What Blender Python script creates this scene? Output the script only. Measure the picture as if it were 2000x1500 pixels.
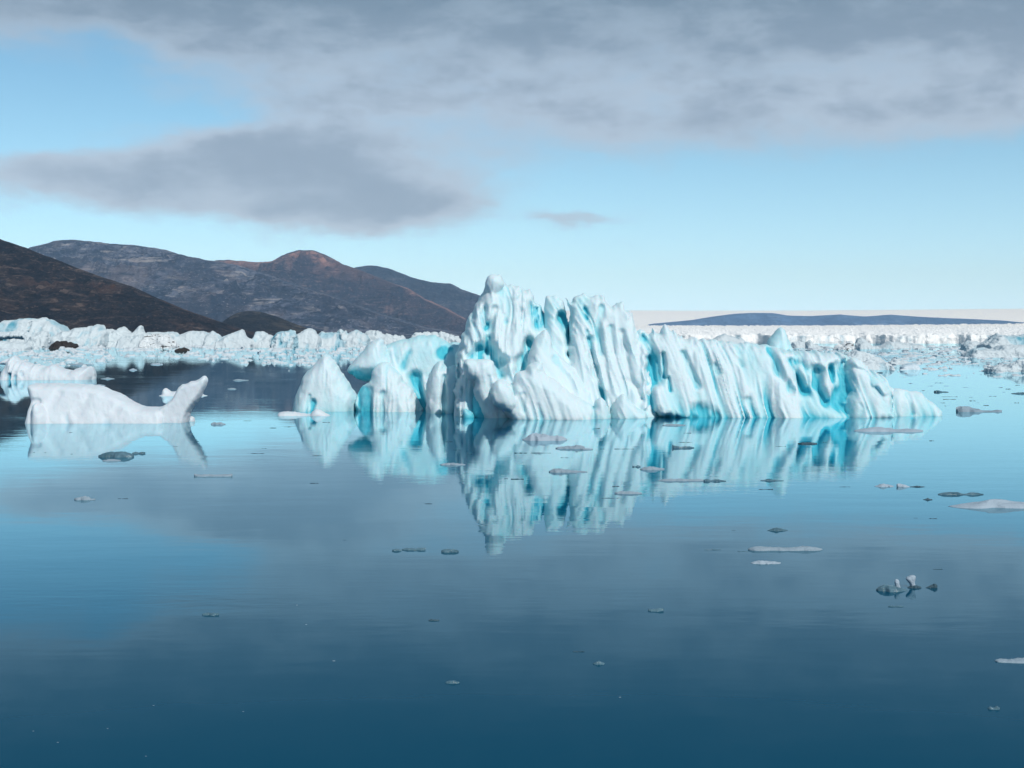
import bpy, math, random
import numpy as np

scene = bpy.context.scene
for o in list(bpy.data.objects):
    bpy.data.objects.remove(o)
col = scene.collection
R = math.radians

# ------------------------------------------------------------------ camera
H = 6.0            # eye height above the water, metres
FPX = 2500.0       # focal length in photo pixels (photo is 2000 px wide)
YH = 655.0         # photo row of the horizon
cam_data = bpy.data.cameras.new('camera')
cam_data.sensor_width = 36.0
cam_data.lens = 36.0 * FPX / 2000.0
cam_data.shift_y = -(750.0 - YH) / 2000.0
cam_data.clip_start = 0.5
cam_data.clip_end = 60000.0
cam = bpy.data.objects.new('camera', cam_data)
cam.location = (0, 0, H)
cam.rotation_euler = (R(90), 0, 0)
col.objects.link(cam)
scene.camera = cam

# ------------------------------------------------------------------ render settings
scene.render.engine = 'CYCLES'
cy = scene.cycles
cy.use_denoising = True
cy.max_bounces = 8
cy.diffuse_bounces = 4
cy.glossy_bounces = 3
cy.transmission_bounces = 2
cy.volume_bounces = 0
cy.caustics_reflective = False
cy.caustics_refractive = False
cy.sample_clamp_indirect = 6.0
vs = scene.view_settings
vs.view_transform = 'Standard'
vs.look = 'None'
vs.exposure = 0.0
vs.gamma = 1.0
vs.use_curve_mapping = False

# ------------------------------------------------------------------ node helpers
class NT:
    def __init__(self, tree):
        self.t = tree
    def n(self, typ, ins=None, **props):
        nd = self.t.nodes.new(typ)
        for k, v in props.items():
            setattr(nd, k, v)
        for k, v in (ins or {}).items():
            self.put(nd.inputs[k], v)
        return nd
    def put(self, sock, v):
        if isinstance(v, bpy.types.NodeSocket):
            self.t.links.new(v, sock)
        else:
            sock.default_value = v
    def m(self, op, a, b=0.0, c=None, clamp=False):
        nd = self.t.nodes.new('ShaderNodeMath')
        nd.operation = op
        nd.use_clamp = clamp
        self.put(nd.inputs[0], a)
        self.put(nd.inputs[1], b)
        if c is not None:
            self.put(nd.inputs[2], c)
        return nd.outputs[0]
    def mix(self, f, a, b, blend='MIX'):
        nd = self.t.nodes.new('ShaderNodeMix')
        nd.data_type = 'RGBA'
        nd.blend_type = blend
        self.put(nd.inputs[0], f)
        self.put(nd.inputs[6], a)
        self.put(nd.inputs[7], b)
        return nd.outputs[2]
    def ss(self, x, lo, hi, a=0.0, b=1.0):
        nd = self.t.nodes.new('ShaderNodeMapRange')
        nd.interpolation_type = 'SMOOTHSTEP'
        self.put(nd.inputs[0], x)
        for i, v in enumerate((lo, hi, a, b)):
            self.put(nd.inputs[i + 1], v)
        return nd.outputs[0]
    def noise(self, vec, scale, detail=4, rough=0.55, dist=0.0, dim='3D', typ='FBM'):
        nd = self.t.nodes.new('ShaderNodeTexNoise')
        nd.noise_dimensions = dim
        nd.noise_type = typ
        self.put(nd.inputs['Vector'], vec)
        nd.inputs['Scale'].default_value = scale
        nd.inputs['Detail'].default_value = detail
        nd.inputs['Roughness'].default_value = rough
        nd.inputs['Distortion'].default_value = dist
        return nd.outputs[0]
    def vscale(self, vec, s):
        nd = self.t.nodes.new('ShaderNodeMapping')
        self.put(nd.inputs[0], vec)
        nd.inputs['Scale'].default_value = s
        return nd.outputs[0]

def c4(c):
    return (c[0], c[1], c[2], 1.0)

# ------------------------------------------------------------------ world: sky with broken cloud
SUN_EL, SUN_AZ = 42.0, 148.0      # azimuth clockwise from the view direction (+Y): right, behind the camera
world = bpy.data.worlds.new('World')
scene.world = world
world.use_nodes = True
wt = world.node_tree
wt.nodes.clear()
W = NT(wt)
wout = wt.nodes.new('ShaderNodeOutputWorld')
sky = W.n('ShaderNodeTexSky', sky_type='NISHITA')
sky.sun_disc = False
sky.sun_elevation = R(SUN_EL)
sky.sun_rotation = R(SUN_AZ)
sky.altitude = 0
sky.air_density = 1.0
sky.dust_density = 0.0
sky.ozone_density = 3.0
tc = W.n('ShaderNodeTexCoord')
sep = W.n('ShaderNodeSeparateXYZ', {0: tc.outputs['Generated']})
X_, Y_, Z_ = sep.outputs
hyp = W.m('SQRT', W.m('ADD', W.m('MULTIPLY', X_, X_), W.m('MULTIPLY', Y_, Y_)))
hyp = W.m('MAXIMUM', hyp, 0.02)
az = W.m('ARCTAN2', X_, Y_)
el = W.m('DIVIDE', Z_, hyp)
# domain-warped sky coordinates
cv = W.n('ShaderNodeCombineXYZ', {0: W.m('MULTIPLY', az, 1.0), 1: W.m('MULTIPLY', el, 2.2), 2: 0.0}).outputs[0]
def centred(v, k):
    return W.m('MULTIPLY', W.m('SUBTRACT', v, 0.5), k)
w1 = W.noise(cv, 7.0, 5, 0.6)
cv2 = W.n('ShaderNodeVectorMath', {0: cv, 1: (3.7, 9.1, 2.3)}, operation='ADD').outputs[0]
w2 = W.noise(cv2, 8.0, 5, 0.6)
azw = W.m('ADD', az, centred(w1, 0.10))
elw = W.m('ADD', el, centred(w2, 0.050))
def blob(px, py, rx, ry, wgt):
    a0 = math.atan((px - 1000) / FPX)
    e0 = (YH - py) / FPX
    dx = W.m('DIVIDE', W.m('SUBTRACT', azw, a0), rx / FPX)
    dy = W.m('DIVIDE', W.m('SUBTRACT', elw, e0), ry / FPX)
    q = W.m('ADD', W.m('MULTIPLY', dx, dx), W.m('MULTIPLY', dy, dy))
    return W.m('MULTIPLY', W.m('EXPONENT', W.m('MULTIPLY', q, -1.0)), wgt)
cov = W.ss(elw, 0.115, 0.24, -0.10, 0.95)     # the grey deck that goes on overhead
blobs = [(-20, 230, 380, 105, -1.0), (200, 120, 120, 50, -0.25), (330, 165, 110, 55, -0.30), (480, 255, 80, 24, -0.25), (420, 238, 130, 30, -0.28), (700, 215, 160, 30, 0.15),
         (850, 250, 90, 28, -0.20), (1290, 235, 70, 40, -0.22),
         (100, 350, 200, 60, 0.95), (380, 340, 260, 85, 0.85), (640, 340, 270, 95, 0.95), (810, 405, 150, 48, 0.95), (540, 425, 190, 34, 0.7),
         (1130, 437, 75, 16, 0.75), (930, 330, 110, 40, 0.12), (1040, 320, 60, 20, 0.12), (1000, 220, 500, 60, 0.25), (300, 190, 80, 26, 0.35), (180, 250, 90, 18, 0.3), (330, 110, 90, 40, 0.25),
         (1500, 245, 420, 55, 0.42), (1900, 215, 260, 70, 0.30), (1230, 280, 140, 40, 0.25), (200, 455, 240, 24, -0.2)]
for b in blobs:
    cov = W.m('ADD', cov, blob(*b))
def billow(vec, sc):
    return W.m('ABSOLUTE', W.m('SUBTRACT', W.m('MULTIPLY', W.noise(vec, sc, 1, 0.5), 2.0), 1.0))
wv_ = W.n('ShaderNodeCombineXYZ', {0: azw, 1: W.m('MULTIPLY', elw, 1.9), 2: 0.0}).outputs[0]
puff = W.m('ADD', W.m('MULTIPLY', billow(wv_, 13.0), 0.65), W.m('MULTIPLY', billow(wv_, 34.0), 0.35))
puff = W.m('SUBTRACT', puff, 0.25)
det = W.noise(cv, 15.0, 9, 0.64)
big = W.noise(cv2, 5.0, 3, 0.5)
cov = W.m('ADD', cov, centred(det, 0.75))
cov = W.m('ADD', cov, W.m('MULTIPLY', puff, 0.42))
cov = W.m('ADD', cov, centred(big, 0.45))
mask = W.ss(cov, -0.08, 0.80)
thick = W.ss(cov, 0.45, 1.5)
shade = W.noise(cv, 9.0, 6, 0.6, 0.3)
thick = W.m('MULTIPLY', thick, W.ss(el, 0.10, 0.20, 0.45, 1.0))
thick = W.m('ADD', thick, centred(shade, 0.75), clamp=True)
high = W.ss(el, 0.17, 0.34)
cl_light = (0.45, 0.57, 0.72, 1)
cl_mid = (0.30, 0.40, 0.53, 1)
cl_dark = (0.175, 0.27, 0.385, 1)
cl = W.mix(W.ss(thick, 0.0, 0.5), cl_light, cl_mid)
cl = W.mix(W.ss(thick, 0.5, 1.0), cl, cl_dark)
cl = W.mix(W.m('MULTIPLY', high, 0.8), cl, (0.065, 0.15, 0.235, 1))  # overhead cloud darkened so the near water mirrors darker
SKY_STRENGTH = 0.10
# clear air: the sky texture, tinted a little towards cyan; the pale horizon glow is a colour mixed in below
skyc = W.mix(1.0, sky.outputs[0], (0.70, 1.0, 1.01, 1), 'MULTIPLY')
low_air = W.m('EXPONENT', W.m('MULTIPLY', W.m('ABSOLUTE', el), -11.0))
skyc = W.mix(W.m('MULTIPLY', low_air, 0.85), skyc, (7.3, 11.6, 17.6, 1))
clear_bg = W.n('ShaderNodeBackground', {'Color': skyc, 'Strength': SKY_STRENGTH})
cloud_bg = W.n('ShaderNodeBackground', {'Color': cl, 'Strength': 1.0})
mx = W.n('ShaderNodeMixShader', {0: mask, 1: clear_bg.outputs[0], 2: cloud_bg.outputs[0]})
wt.links.new(mx.outputs[0], wout.inputs[0])

# ------------------------------------------------------------------ sun
sd_ = bpy.data.lights.new('sun', 'SUN')
sd_.energy = 3.3
sd_.angle = R(0.53)
sd_.color = (1.0, 0.98, 0.95)
sun = bpy.data.objects.new('sun', sd_)
sv = (math.cos(R(SUN_EL)) * math.sin(R(SUN_AZ)), math.cos(R(SUN_EL)) * math.cos(R(SUN_AZ)), math.sin(R(SUN_EL)))
from mathutils import Vector
sun.rotation_euler = Vector(sv).to_track_quat('Z', 'Y').to_euler()
sun.location = (60, -60, 80)
col.objects.link(sun)

# ================================================================== numeric helpers
def _hash(ix, iy, iz, seed):
    h = (ix * 374761393 + iy * 668265263 + iz * 2147483647 + seed * 1274126177) & 0xFFFFFFFF
    h = ((h ^ (h >> 13)) * 1274126177) & 0xFFFFFFFF
    h = h ^ (h >> 16)
    return (h & 0xFFFF).astype(np.float32) / 65535.0

def vnoise(x, y, z, seed=0):
    x, y, z = np.broadcast_arrays(np.asarray(x, np.float64), np.asarray(y, np.float64), np.asarray(z, np.float64))
    fx, fy, fz = np.floor(x), np.floor(y), np.floor(z)
    ix, iy, iz = fx.astype(np.int64), fy.astype(np.int64), fz.astype(np.int64)
    tx, ty, tz = x - fx, y - fy, z - fz
    tx = tx * tx * tx * (tx * (tx * 6 - 15) + 10)
    ty = ty * ty * ty * (ty * (ty * 6 - 15) + 10)
    tz = tz * tz * tz * (tz * (tz * 6 - 15) + 10)
    def L(a, b, t):
        return a + (b - a) * t
    c = [[[_hash(ix + i, iy + j, iz + k, seed) for k in (0, 1)] for j in (0, 1)] for i in (0, 1)]
    return L(L(L(c[0][0][0], c[1][0][0], tx), L(c[0][1][0], c[1][1][0], tx), ty),
             L(L(c[0][0][1], c[1][0][1], tx), L(c[0][1][1], c[1][1][1], tx), ty), tz)

def fbm(x, y, z, seed=0, octs=4, gain=0.5):
    s, a, tot, f = 0.0, 1.0, 0.0, 1.0
    for o in range(octs):
        s = s + a * vnoise(x * f, y * f, z * f, seed + o * 17)
        tot += a
        a *= gain
        f *= 2.03
    return s / tot

def ridged(x, y, z, seed=0, octs=4, gain=0.5):
    s, a, tot, f = 0.0, 1.0, 0.0, 1.0
    for o in range(octs):
        s = s + a * (1 - np.abs(2 * vnoise(x * f, y * f, z * f, seed + o * 17) - 1))
        tot += a
        a *= gain
        f *= 2.03
    return s / tot

def sstep(x, a, b):
    t = np.clip((x - a) / (b - a), 0, 1)
    return t * t * (3 - 2 * t)

def poly_sd(px, pz, pts):
    """signed distance to a polygon, positive inside"""
    pts = np.asarray(pts, np.float64)
    d2 = np.full(px.shape, 1e18)
    inside = np.zeros(px.shape, bool)
    n = len(pts)
    for i in range(n):
        ax, az = pts[i]
        bx, bz = pts[(i + 1) % n]
        ex, ez = bx - ax, bz - az
        wx, wz = px - ax, pz - az
        t = np.clip((wx * ex + wz * ez) / (ex * ex + ez * ez + 1e-12), 0, 1)
        d2 = np.minimum(d2, (wx - ex * t) ** 2 + (wz - ez * t) ** 2)
        c = ((az <= pz) != (bz <= pz))
        if abs(ez) > 1e-12:
            xc = ax + (pz - az) / ez * ex
            inside ^= c & (px < xc)
    d = np.sqrt(d2)
    return np.where(inside, d, -d)

def line_d(px, pz, pts):
    d2 = np.full(px.shape, 1e18)
    for (ax, az), (bx, bz) in zip(pts[:-1], pts[1:]):
        ex, ez = bx - ax, bz - az
        wx, wz = px - ax, pz - az
        t = np.clip((wx * ex + wz * ez) / (ex * ex + ez * ez + 1e-12), 0, 1)
        d2 = np.minimum(d2, (wx - ex * t) ** 2 + (wz - ez * t) ** 2)
    return np.sqrt(d2)

def smooth_poly(pts, it=1):
    """corner-cutting so traced outlines lose their straight segments"""
    p = [tuple(map(float, q)) for q in pts]
    for _ in range(it):
        q = []
        n = len(p)
        for i in range(n):
            a, b = p[i], p[(i + 1) % n]
            q.append((a[0] * .8 + b[0] * .2, a[1] * .8 + b[1] * .2))
            q.append((a[0] * .2 + b[0] * .8, a[1] * .2 + b[1] * .8))
        p = q
    return p

def surface_nets(F, org, vox):
    """quads of the F = 0 surface of a 3-D field (F > 0 inside)"""
    S = F > 0
    c = S[:-1, :-1, :-1].astype(np.int8)
    for i in (0, 1):
        for j in (0, 1):
            for k in (0, 1):
                if i or j or k:
                    c = c + S[i:S.shape[0] - 1 + i, j:S.shape[1] - 1 + j, k:S.shape[2] - 1 + k]
    act = (c > 0) & (c < 8)
    idx = np.argwhere(act)
    cmap = np.full(act.shape, -1, np.int32)
    cmap[act] = np.arange(len(idx))
    corners = [(i, j, k) for i in (0, 1) for j in (0, 1) for k in (0, 1)]
    vals = {q: F[idx[:, 0] + q[0], idx[:, 1] + q[1], idx[:, 2] + q[2]].astype(np.float64) for q in corners}
    acc = np.zeros((len(idx), 3))
    cnt = np.zeros(len(idx))
    for q in corners:
        for ax in range(3):
            if q[ax] == 0:
                r = list(q); r[ax] = 1; r = tuple(r)
                a, b = vals[q], vals[r]
                cr = (a > 0) != (b > 0)
                t = np.where(cr, a / np.where(cr, a - b, 1), 0)
                for d in range(3):
                    acc[:, d] += np.where(cr, q[d] + (t if d == ax else 0), 0)
                cnt += cr
    P = (idx + acc / cnt[:, None]) * vox + np.asarray(org)
    quads = []
    for ax in range(3):
        a1, a2 = (ax + 1) % 3, (ax + 2) % 3
        sl0 = [slice(None)] * 3; sl1 = [slice(None)] * 3
        sl0[ax] = slice(0, -1); sl1[ax] = slice(1, None)
        A, B = S[tuple(sl0)], S[tuple(sl1)]
        e = np.argwhere(A != B)
        e = e[(e[:, a1] > 0) & (e[:, a2] > 0) & (e[:, a1] < act.shape[a1]) & (e[:, a2] < act.shape[a2])]
        flip = A[e[:, 0], e[:, 1], e[:, 2]]
        def cell(o1, o2):
            q = e.copy(); q[:, a1] -= o1; q[:, a2] -= o2
            return cmap[q[:, 0], q[:, 1], q[:, 2]]
        Q = np.stack([cell(1, 1), cell(0, 1), cell(0, 0), cell(1, 0)], 1)
        Q[~flip] = Q[~flip][:, ::-1]
        quads.append(Q)
    Q = np.concatenate(quads)
    return P, Q[(Q >= 0).all(1)]

def lap(P, Q, it, lam=0.5):
    n = len(P)
    e = np.concatenate([Q[:, [0, 1]], Q[:, [1, 2]], Q[:, [2, 3]], Q[:, [3, 0]]])
    deg = np.bincount(e[:, 0], minlength=n) + np.bincount(e[:, 1], minlength=n)
    deg = np.maximum(deg, 1)
    for _ in range(it):
        out = np.empty_like(P)
        for d in range(3):
            out[:, d] = (np.bincount(e[:, 0], P[e[:, 1], d], n) + np.bincount(e[:, 1], P[e[:, 0], d], n)) / deg
        P = P + lam * (out - P)
    return P

def vnormals(P, Q):
    fn = np.cross(P[Q[:, 2]] - P[Q[:, 0]], P[Q[:, 3]] - P[Q[:, 1]])
    N = np.zeros_like(P)
    for k in range(4):
        for d in range(3):
            N[:, d] += np.bincount(Q[:, k], fn[:, d], len(P))
    return N / np.maximum(np.linalg.norm(N, axis=1, keepdims=True), 1e-12)

def mesh_np(name, P, Q, mat, attrs=None, smooth=True, loc=(0, 0, 0)):
    P = np.asarray(P, np.float32) - np.asarray(loc, np.float32)
    Q = np.asarray(Q, np.int32)
    me = bpy.data.meshes.new(name)
    k = Q.shape[1]
    me.vertices.add(len(P))
    me.vertices.foreach_set('co', P.ravel())
    me.loops.add(Q.size)
    me.loops.foreach_set('vertex_index', Q.ravel())
    me.polygons.add(len(Q))
    me.polygons.foreach_set('loop_start', np.arange(0, Q.size, k, dtype=np.int32))
    me.polygons.foreach_set('use_smooth', np.full(len(Q), smooth))
    for an, av in (attrs or {}).items():
        at = me.attributes.new(an, 'FLOAT', 'POINT')
        at.data.foreach_set('value', np.asarray(av, np.float32))
    me.update(calc_edges=True)
    me.validate()
    me.materials.append(mat)
    ob = bpy.data.objects.new(name, me)
    ob.location = loc
    col.objects.link(ob)
    return ob

def tag(o, label=None, category=None, group=None, kind=None):
    if label: o['label'] = label
    if category: o['category'] = category
    if group: o['group'] = group
    if kind: o['kind'] = kind
    return o

def wx(px, d):
    return (px - 1000.0) / FPX * d
def wz(py, d):
    return H + (YH - py) / FPX * d
def wd(py):
    """distance of the water surface seen at photo row py"""
    return FPX * H / (py - YH)

# ================================================================== materials
def new_mat(name):
    m = bpy.data.materials.new(name)
    m.use_nodes = True
    m.node_tree.nodes.clear()
    t = NT(m.node_tree)
    out = m.node_tree.nodes.new('ShaderNodeOutputMaterial')
    b = m.node_tree.nodes.new('ShaderNodeBsdfPrincipled')
    m.node_tree.links.new(b.outputs[0], out.inputs[0])
    return m, t, b

def ice_material(name, crust, pale, deep, scale=1.0, sss=0.0, bump=0.25, rough=0.45, bias=0.0, vary=0.5):
    m, t, b = new_mat(name)
    g = t.n('ShaderNodeNewGeometry').outputs['Position']
    at = t.n('ShaderNodeAttribute', attribute_name='blue_ice').outputs['Fac']
    streak = t.vscale(g, (1.0 / scale, 1.0 / scale, 0.35 / scale))
    n1 = t.noise(streak, 0.55, 5, 0.6, 0.4)
    n2 = t.noise(g, 2.2 / scale, 4, 0.6)
    v = t.m('ADD', at, t.m('MULTIPLY', t.m('SUBTRACT', n1, 0.5), vary))
    v = t.m('ADD', v, t.m('MULTIPLY', t.m('SUBTRACT', n2, 0.5), vary * 0.3))
    v = t.m('ADD', v, bias)
    c = t.mix(t.ss(v, 0.05, 0.50), c4(crust), c4(pale))
    c = t.mix(t.ss(v, 0.45, 1.0), c, c4(deep))
    t.put(b.inputs['Base Color'], c)
    b.inputs['Roughness'].default_value = rough
    b.inputs['IOR'].default_value = 1.31
    b.inputs['Specular IOR Level'].default_value = 0.35
    if sss:
        b.subsurface_method = 'RANDOM_WALK'
        b.inputs['Subsurface Weight'].default_value = sss
        b.inputs['Subsurface Radius'].default_value = (0.35, 1.1, 1.4)
        b.inputs['Subsurface Scale'].default_value = 0.4 * scale
    n3 = t.noise(g, 3.0 / scale, 5, 0.6)
    n4 = t.noise(g, 14.0 / scale, 3, 0.6)
    hgt = t.m('ADD', n3, t.m('MULTIPLY', n4, 0.25))
    bp = t.n('ShaderNodeBump', {'Height': hgt, 'Strength': bump, 'Distance': 0.25 * scale})
    t.put(b.inputs['Normal'], bp.outputs[0])
    return m

ICE = ice_material('glacier_ice', (0.635, 0.75, 0.785), (0.46, 0.72, 0.77), (0.08, 0.51, 0.625), 1.0, sss=0.45, bias=0.25, bump=0.2)
ICE_WHITE = ice_material('weathered_white_ice', (0.66, 0.715, 0.755), (0.48, 0.62, 0.69), (0.16, 0.50, 0.62), 1.0, sss=0.3, bias=-0.12, vary=0.4)
ICE_FAR = ice_material('far_berg_ice', (0.60, 0.67, 0.70), (0.38, 0.56, 0.63), (0.08, 0.31, 0.41), 7.0, bump=0.35, bias=0.12, vary=1.5)
ICE_GREY = ice_material('shaded_grey_ice', (0.72, 0.78, 0.82), (0.54, 0.66, 0.73), (0.24, 0.44, 0.54), 5.0, bump=0.25, bias=0.1, vary=0.9)
ICE_FLOE = ice_material('floe_ice_shaded', (0.27, 0.35, 0.41), (0.11, 0.19, 0.25), (0.015, 0.07, 0.10), 0.35, bump=0.5, bias=0.05, vary=0.8)  # albedo lowered to stand in for cloud shade on the floes
ICE_TEAL = ice_material('clear_teal_ice', (0.11, 0.20, 0.25), (0.025, 0.075, 0.105), (0.005, 0.028, 0.045), 0.3, bump=0.3, rough=0.12, bias=0.2, vary=0.9)
ICE_BLACK = ice_material('clear_black_ice', (0.06, 0.11, 0.14), (0.022, 0.05, 0.07), (0.008, 0.026, 0.040), 0.3, bump=0.5, rough=0.2, bias=0.2, vary=0.8)
DIRT = ice_material('moraine_dirt_ice', (0.035, 0.028, 0.024), (0.02, 0.018, 0.018), (0.012, 0.012, 0.013), 3.0, bump=0.8, rough=0.7)

def dirty_ice():
    m, t, b = new_mat('dirt_banded_ice')
    g = t.n('ShaderNodeNewGeometry').outputs['Position']
    n = t.noise(t.vscale(g, (0.25, 0.25, 0.6)), 1.0, 5, 0.65, 1.2)
    k = t.ss(n, 0.36, 0.44)
    t.put(b.inputs['Base Color'], t.mix(k, (0.035, 0.028, 0.024, 1), (0.72, 0.76, 0.78, 1)))
    b.inputs['Roughness'].default_value = 0.6
    bp = t.n('ShaderNodeBump', {'Height': n, 'Strength': 0.6, 'Distance': 1.5})
    t.put(b.inputs['Normal'], bp.outputs[0])
    return m
ICE_DIRTY = dirty_ice()

def rock_material(name, dark, mid, light, warm, scale, warm_amt=0.5, bump=1.0, lightness=0.5, crest=False):
    m, t, b = new_mat(name)
    gn = t.n('ShaderNodeNewGeometry')
    g = gn.outputs['Position']
    st = t.vscale(g, (1.0, 0.6, 1.9))
    n1 = t.noise(st, scale, 9, 0.72, 0.9)                                             # outcrops
    n2 = t.noise(g, scale * 0.14, 5, 0.6, 0.4)                                        # broad rock colour
    n3 = t.noise(st, scale * 4.5, 6, 0.75)                                            # boulders
    n4 = t.noise(t.vscale(g, (0.22, 0.22, 1.3)), scale * 2.2, 6, 0.65, 1.2)           # ledges
    gul = t.n('ShaderNodeMapping', {0: g, 'Rotation': (0.0, 0.6, 0.3), 'Scale': (1.0, 0.14, 0.2)}).outputs[0]
    n5 = t.noise(gul, scale * 0.7, 7, 0.64, 0.5)                                      # gullies
    n6 = t.noise(t.vscale(g, (1.0, 0.5, 1.2)), scale * 0.2, 5, 0.6, 0.8)              # dark patches standing in for cloud shadow
    c = t.mix(t.ss(n1, 0.38, 0.62), c4(dark), c4(mid))
    c = t.mix(t.m('MULTIPLY', t.ss(n4, 0.52, 0.66), lightness), c, c4(light))
    wv = t.ss(n2, 0.47, 0.62)
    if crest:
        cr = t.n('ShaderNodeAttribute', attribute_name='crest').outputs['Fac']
        wv = t.m('MULTIPLY', cr, t.ss(n1, 0.28, 0.50))  # warm tint painted along the crest as sunlight
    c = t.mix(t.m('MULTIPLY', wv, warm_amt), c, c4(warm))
    c = t.mix(t.ss(n6, 0.44, 0.58, 0.75, 0.0), c, c4(dark))
    c = t.mix(t.ss(n5, 0.36, 0.49, 0.85, 0.0), c, c4(dark))  # gullies darkened in colour to add shading
    sp = t.m('MULTIPLY', t.ss(n3, 0.54, 0.70), t.ss(n1, 0.38, 0.58))
    c = t.mix(t.m('MULTIPLY', sp, lightness), c, c4(light))
    c = t.mix(t.ss(n3, 0.32, 0.44, 0.80, 0.0), c, c4(dark))
    c = t.mix(t.ss(n4, 0.34, 0.44, 0.75, 0.0), c, c4(dark))
    t.put(b.inputs['Base Color'], c)
    b.inputs['Roughness'].default_value = 0.9
    b.inputs['Specular IOR Level'].default_value = 0.15
    hgt = t.m('ADD', t.m('ADD', n1, t.m('MULTIPLY', n4, 0.5)), t.m('MULTIPLY', n5, 0.8))
    bp = t.n('ShaderNodeBump', {'Height': hgt, 'Strength': bump, 'Distance': 0.55 / scale})
    t.put(b.inputs['Normal'], bp.outputs[0])
    return m

ROCK_NEAR = rock_material('dark_tundra_rock', (0.006, 0.008, 0.014), (0.050, 0.038, 0.036), (0.22, 0.155, 0.125), (0.105, 0.058, 0.043), 0.060, 0.7, 1.0, 0.8)
ROCK_LOW = rock_material('brown_tundra_rock', (0.006, 0.008, 0.012), (0.036, 0.030, 0.027), (0.16, 0.13, 0.095), (0.105, 0.08, 0.052), 0.06, 0.7, 1.0, 0.7)
ROCK_GREY = rock_material('grey_gneiss_hazed', (0.014, 0.024, 0.052), (0.15, 0.168, 0.235), (0.46, 0.42, 0.415), (0.20, 0.152, 0.148), 0.024, 0.5, 1.0, 0.8)  # rock blued to make up for thin haze
ROCK_RED = rock_material('red_gneiss_sunlit', (0.014, 0.018, 0.038), (0.075, 0.064, 0.085), (0.48, 0.30, 0.265), (0.52, 0.27, 0.21), 0.020, 0.9, 1.0, 0.55, crest=True)
ROCK_FAR = rock_material('far_gneiss', (0.014, 0.024, 0.050), (0.065, 0.075, 0.115), (0.20, 0.20, 0.225), (0.085, 0.07, 0.085), 0.020, 0.4, 1.0, 0.7)
ROCK_NUN_HAZED = rock_material('nunatak_rock_hazed', (0.075, 0.155, 0.32), (0.115, 0.23, 0.44), (0.20, 0.30, 0.48), (0.13, 0.22, 0.37), 0.014, 0.3, 0.6, 0.6)  # blue of the distant haze painted into the rock colour

def water_material():
    m, t, b = new_mat('fjord_water')
    g = t.n('ShaderNodeNewGeometry').outputs['Position']
    # long lazy swell, cat's-paw ripples in patches
    a = t.noise(t.vscale(g, (0.16, 0.45, 1.0)), 1.0, 3, 0.5)
    c = t.noise(t.vscale(g, (1.1, 3.2, 1.0)), 1.0, 3, 0.55)
    patch = t.ss(t.noise(t.vscale(g, (0.006, 0.022, 1.0)), 1.0, 4, 0.6, 0.5), 0.47, 0.62, 0.10, 1.0)
    hgt = t.m('ADD', t.m('MULTIPLY', a, 0.006), t.m('MULTIPLY', t.m('MULTIPLY', c, 0.0036), patch))
    bp = t.n('ShaderNodeBump', {'Height': hgt, 'Strength': 1.0, 'Distance': 1.0}).outputs[0]
    m.node_tree.nodes.remove(b)
    fr = t.n('ShaderNodeFresnel', {'IOR': 1.333, 'Normal': bp})
    fac = t.ss(fr.outputs[0], -0.01, 0.82)
    body = t.n('ShaderNodeBsdfDiffuse', {'Color': (0.0, 0.058, 0.110, 1)})
    mir = t.n('ShaderNodeBsdfGlossy', {'Color': (0.70, 0.94, 1.0, 1), 'Roughness': 0.02, 'Normal': bp})
    mx = t.n('ShaderNodeMixShader', {0: fac, 1: body.outputs[0], 2: mir.outputs[0]})
    m.node_tree.links.new(mx.outputs[0], m.node_tree.nodes['Material Output'].inputs[0])
    return m
WATER = water_material()

def snow_material(name, colr, blue, scale, amt, bump):
    m, t, b = new_mat(name)
    g = t.n('ShaderNodeNewGeometry').outputs['Position']
    at = t.n('ShaderNodeAttribute', attribute_name='blue_ice').outputs['Fac']
    n = t.noise(t.vscale(g, (1.0, 0.22, 1.0)), scale, 7, 0.72, 0.8)
    v = t.m('ADD', at, t.m('MULTIPLY', t.m('SUBTRACT', n, 0.5), 1.2))
    t.put(b.inputs['Base Color'], t.mix(t.ss(v, 0.25, 0.85, 0.0, amt), c4(colr), c4(blue)))
    b.inputs['Roughness'].default_value = 0.7
    bp = t.n('ShaderNodeBump', {'Height': n, 'Strength': bump, 'Distance': 0.6 / scale})
    t.put(b.inputs['Normal'], bp.outputs[0])
    return m
GLACIER = snow_material('crevassed_glacier_ice', (0.95, 0.95, 0.94), (0.36, 0.55, 0.64), 0.11, 0.85, 0.5)
ICECAP = snow_material('ice_cap_snow', (0.91, 0.94, 0.98), (0.85, 0.89, 0.95), 0.004, 0.8, 0.1)

# ================================================================== water
wv = 10500.0
ys = np.concatenate([[-400.0], np.geomspace(8, wv, 30)])
xs = np.linspace(-9500, 9500, 5)
P = np.array([(x, y, 0.0) for y in ys for x in xs])
nx_ = len(xs)
Q = np.array([(j * nx_ + i, j * nx_ + i + 1, (j + 1) * nx_ + i + 1, (j + 1) * nx_ + i) for j in range(len(ys) - 1) for i in range(nx_ - 1)])
water = mesh_np('water', P, Q, WATER, smooth=False)
tag(water, 'calm deep blue fjord water mirroring sky and ice', kind='structure')

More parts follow.
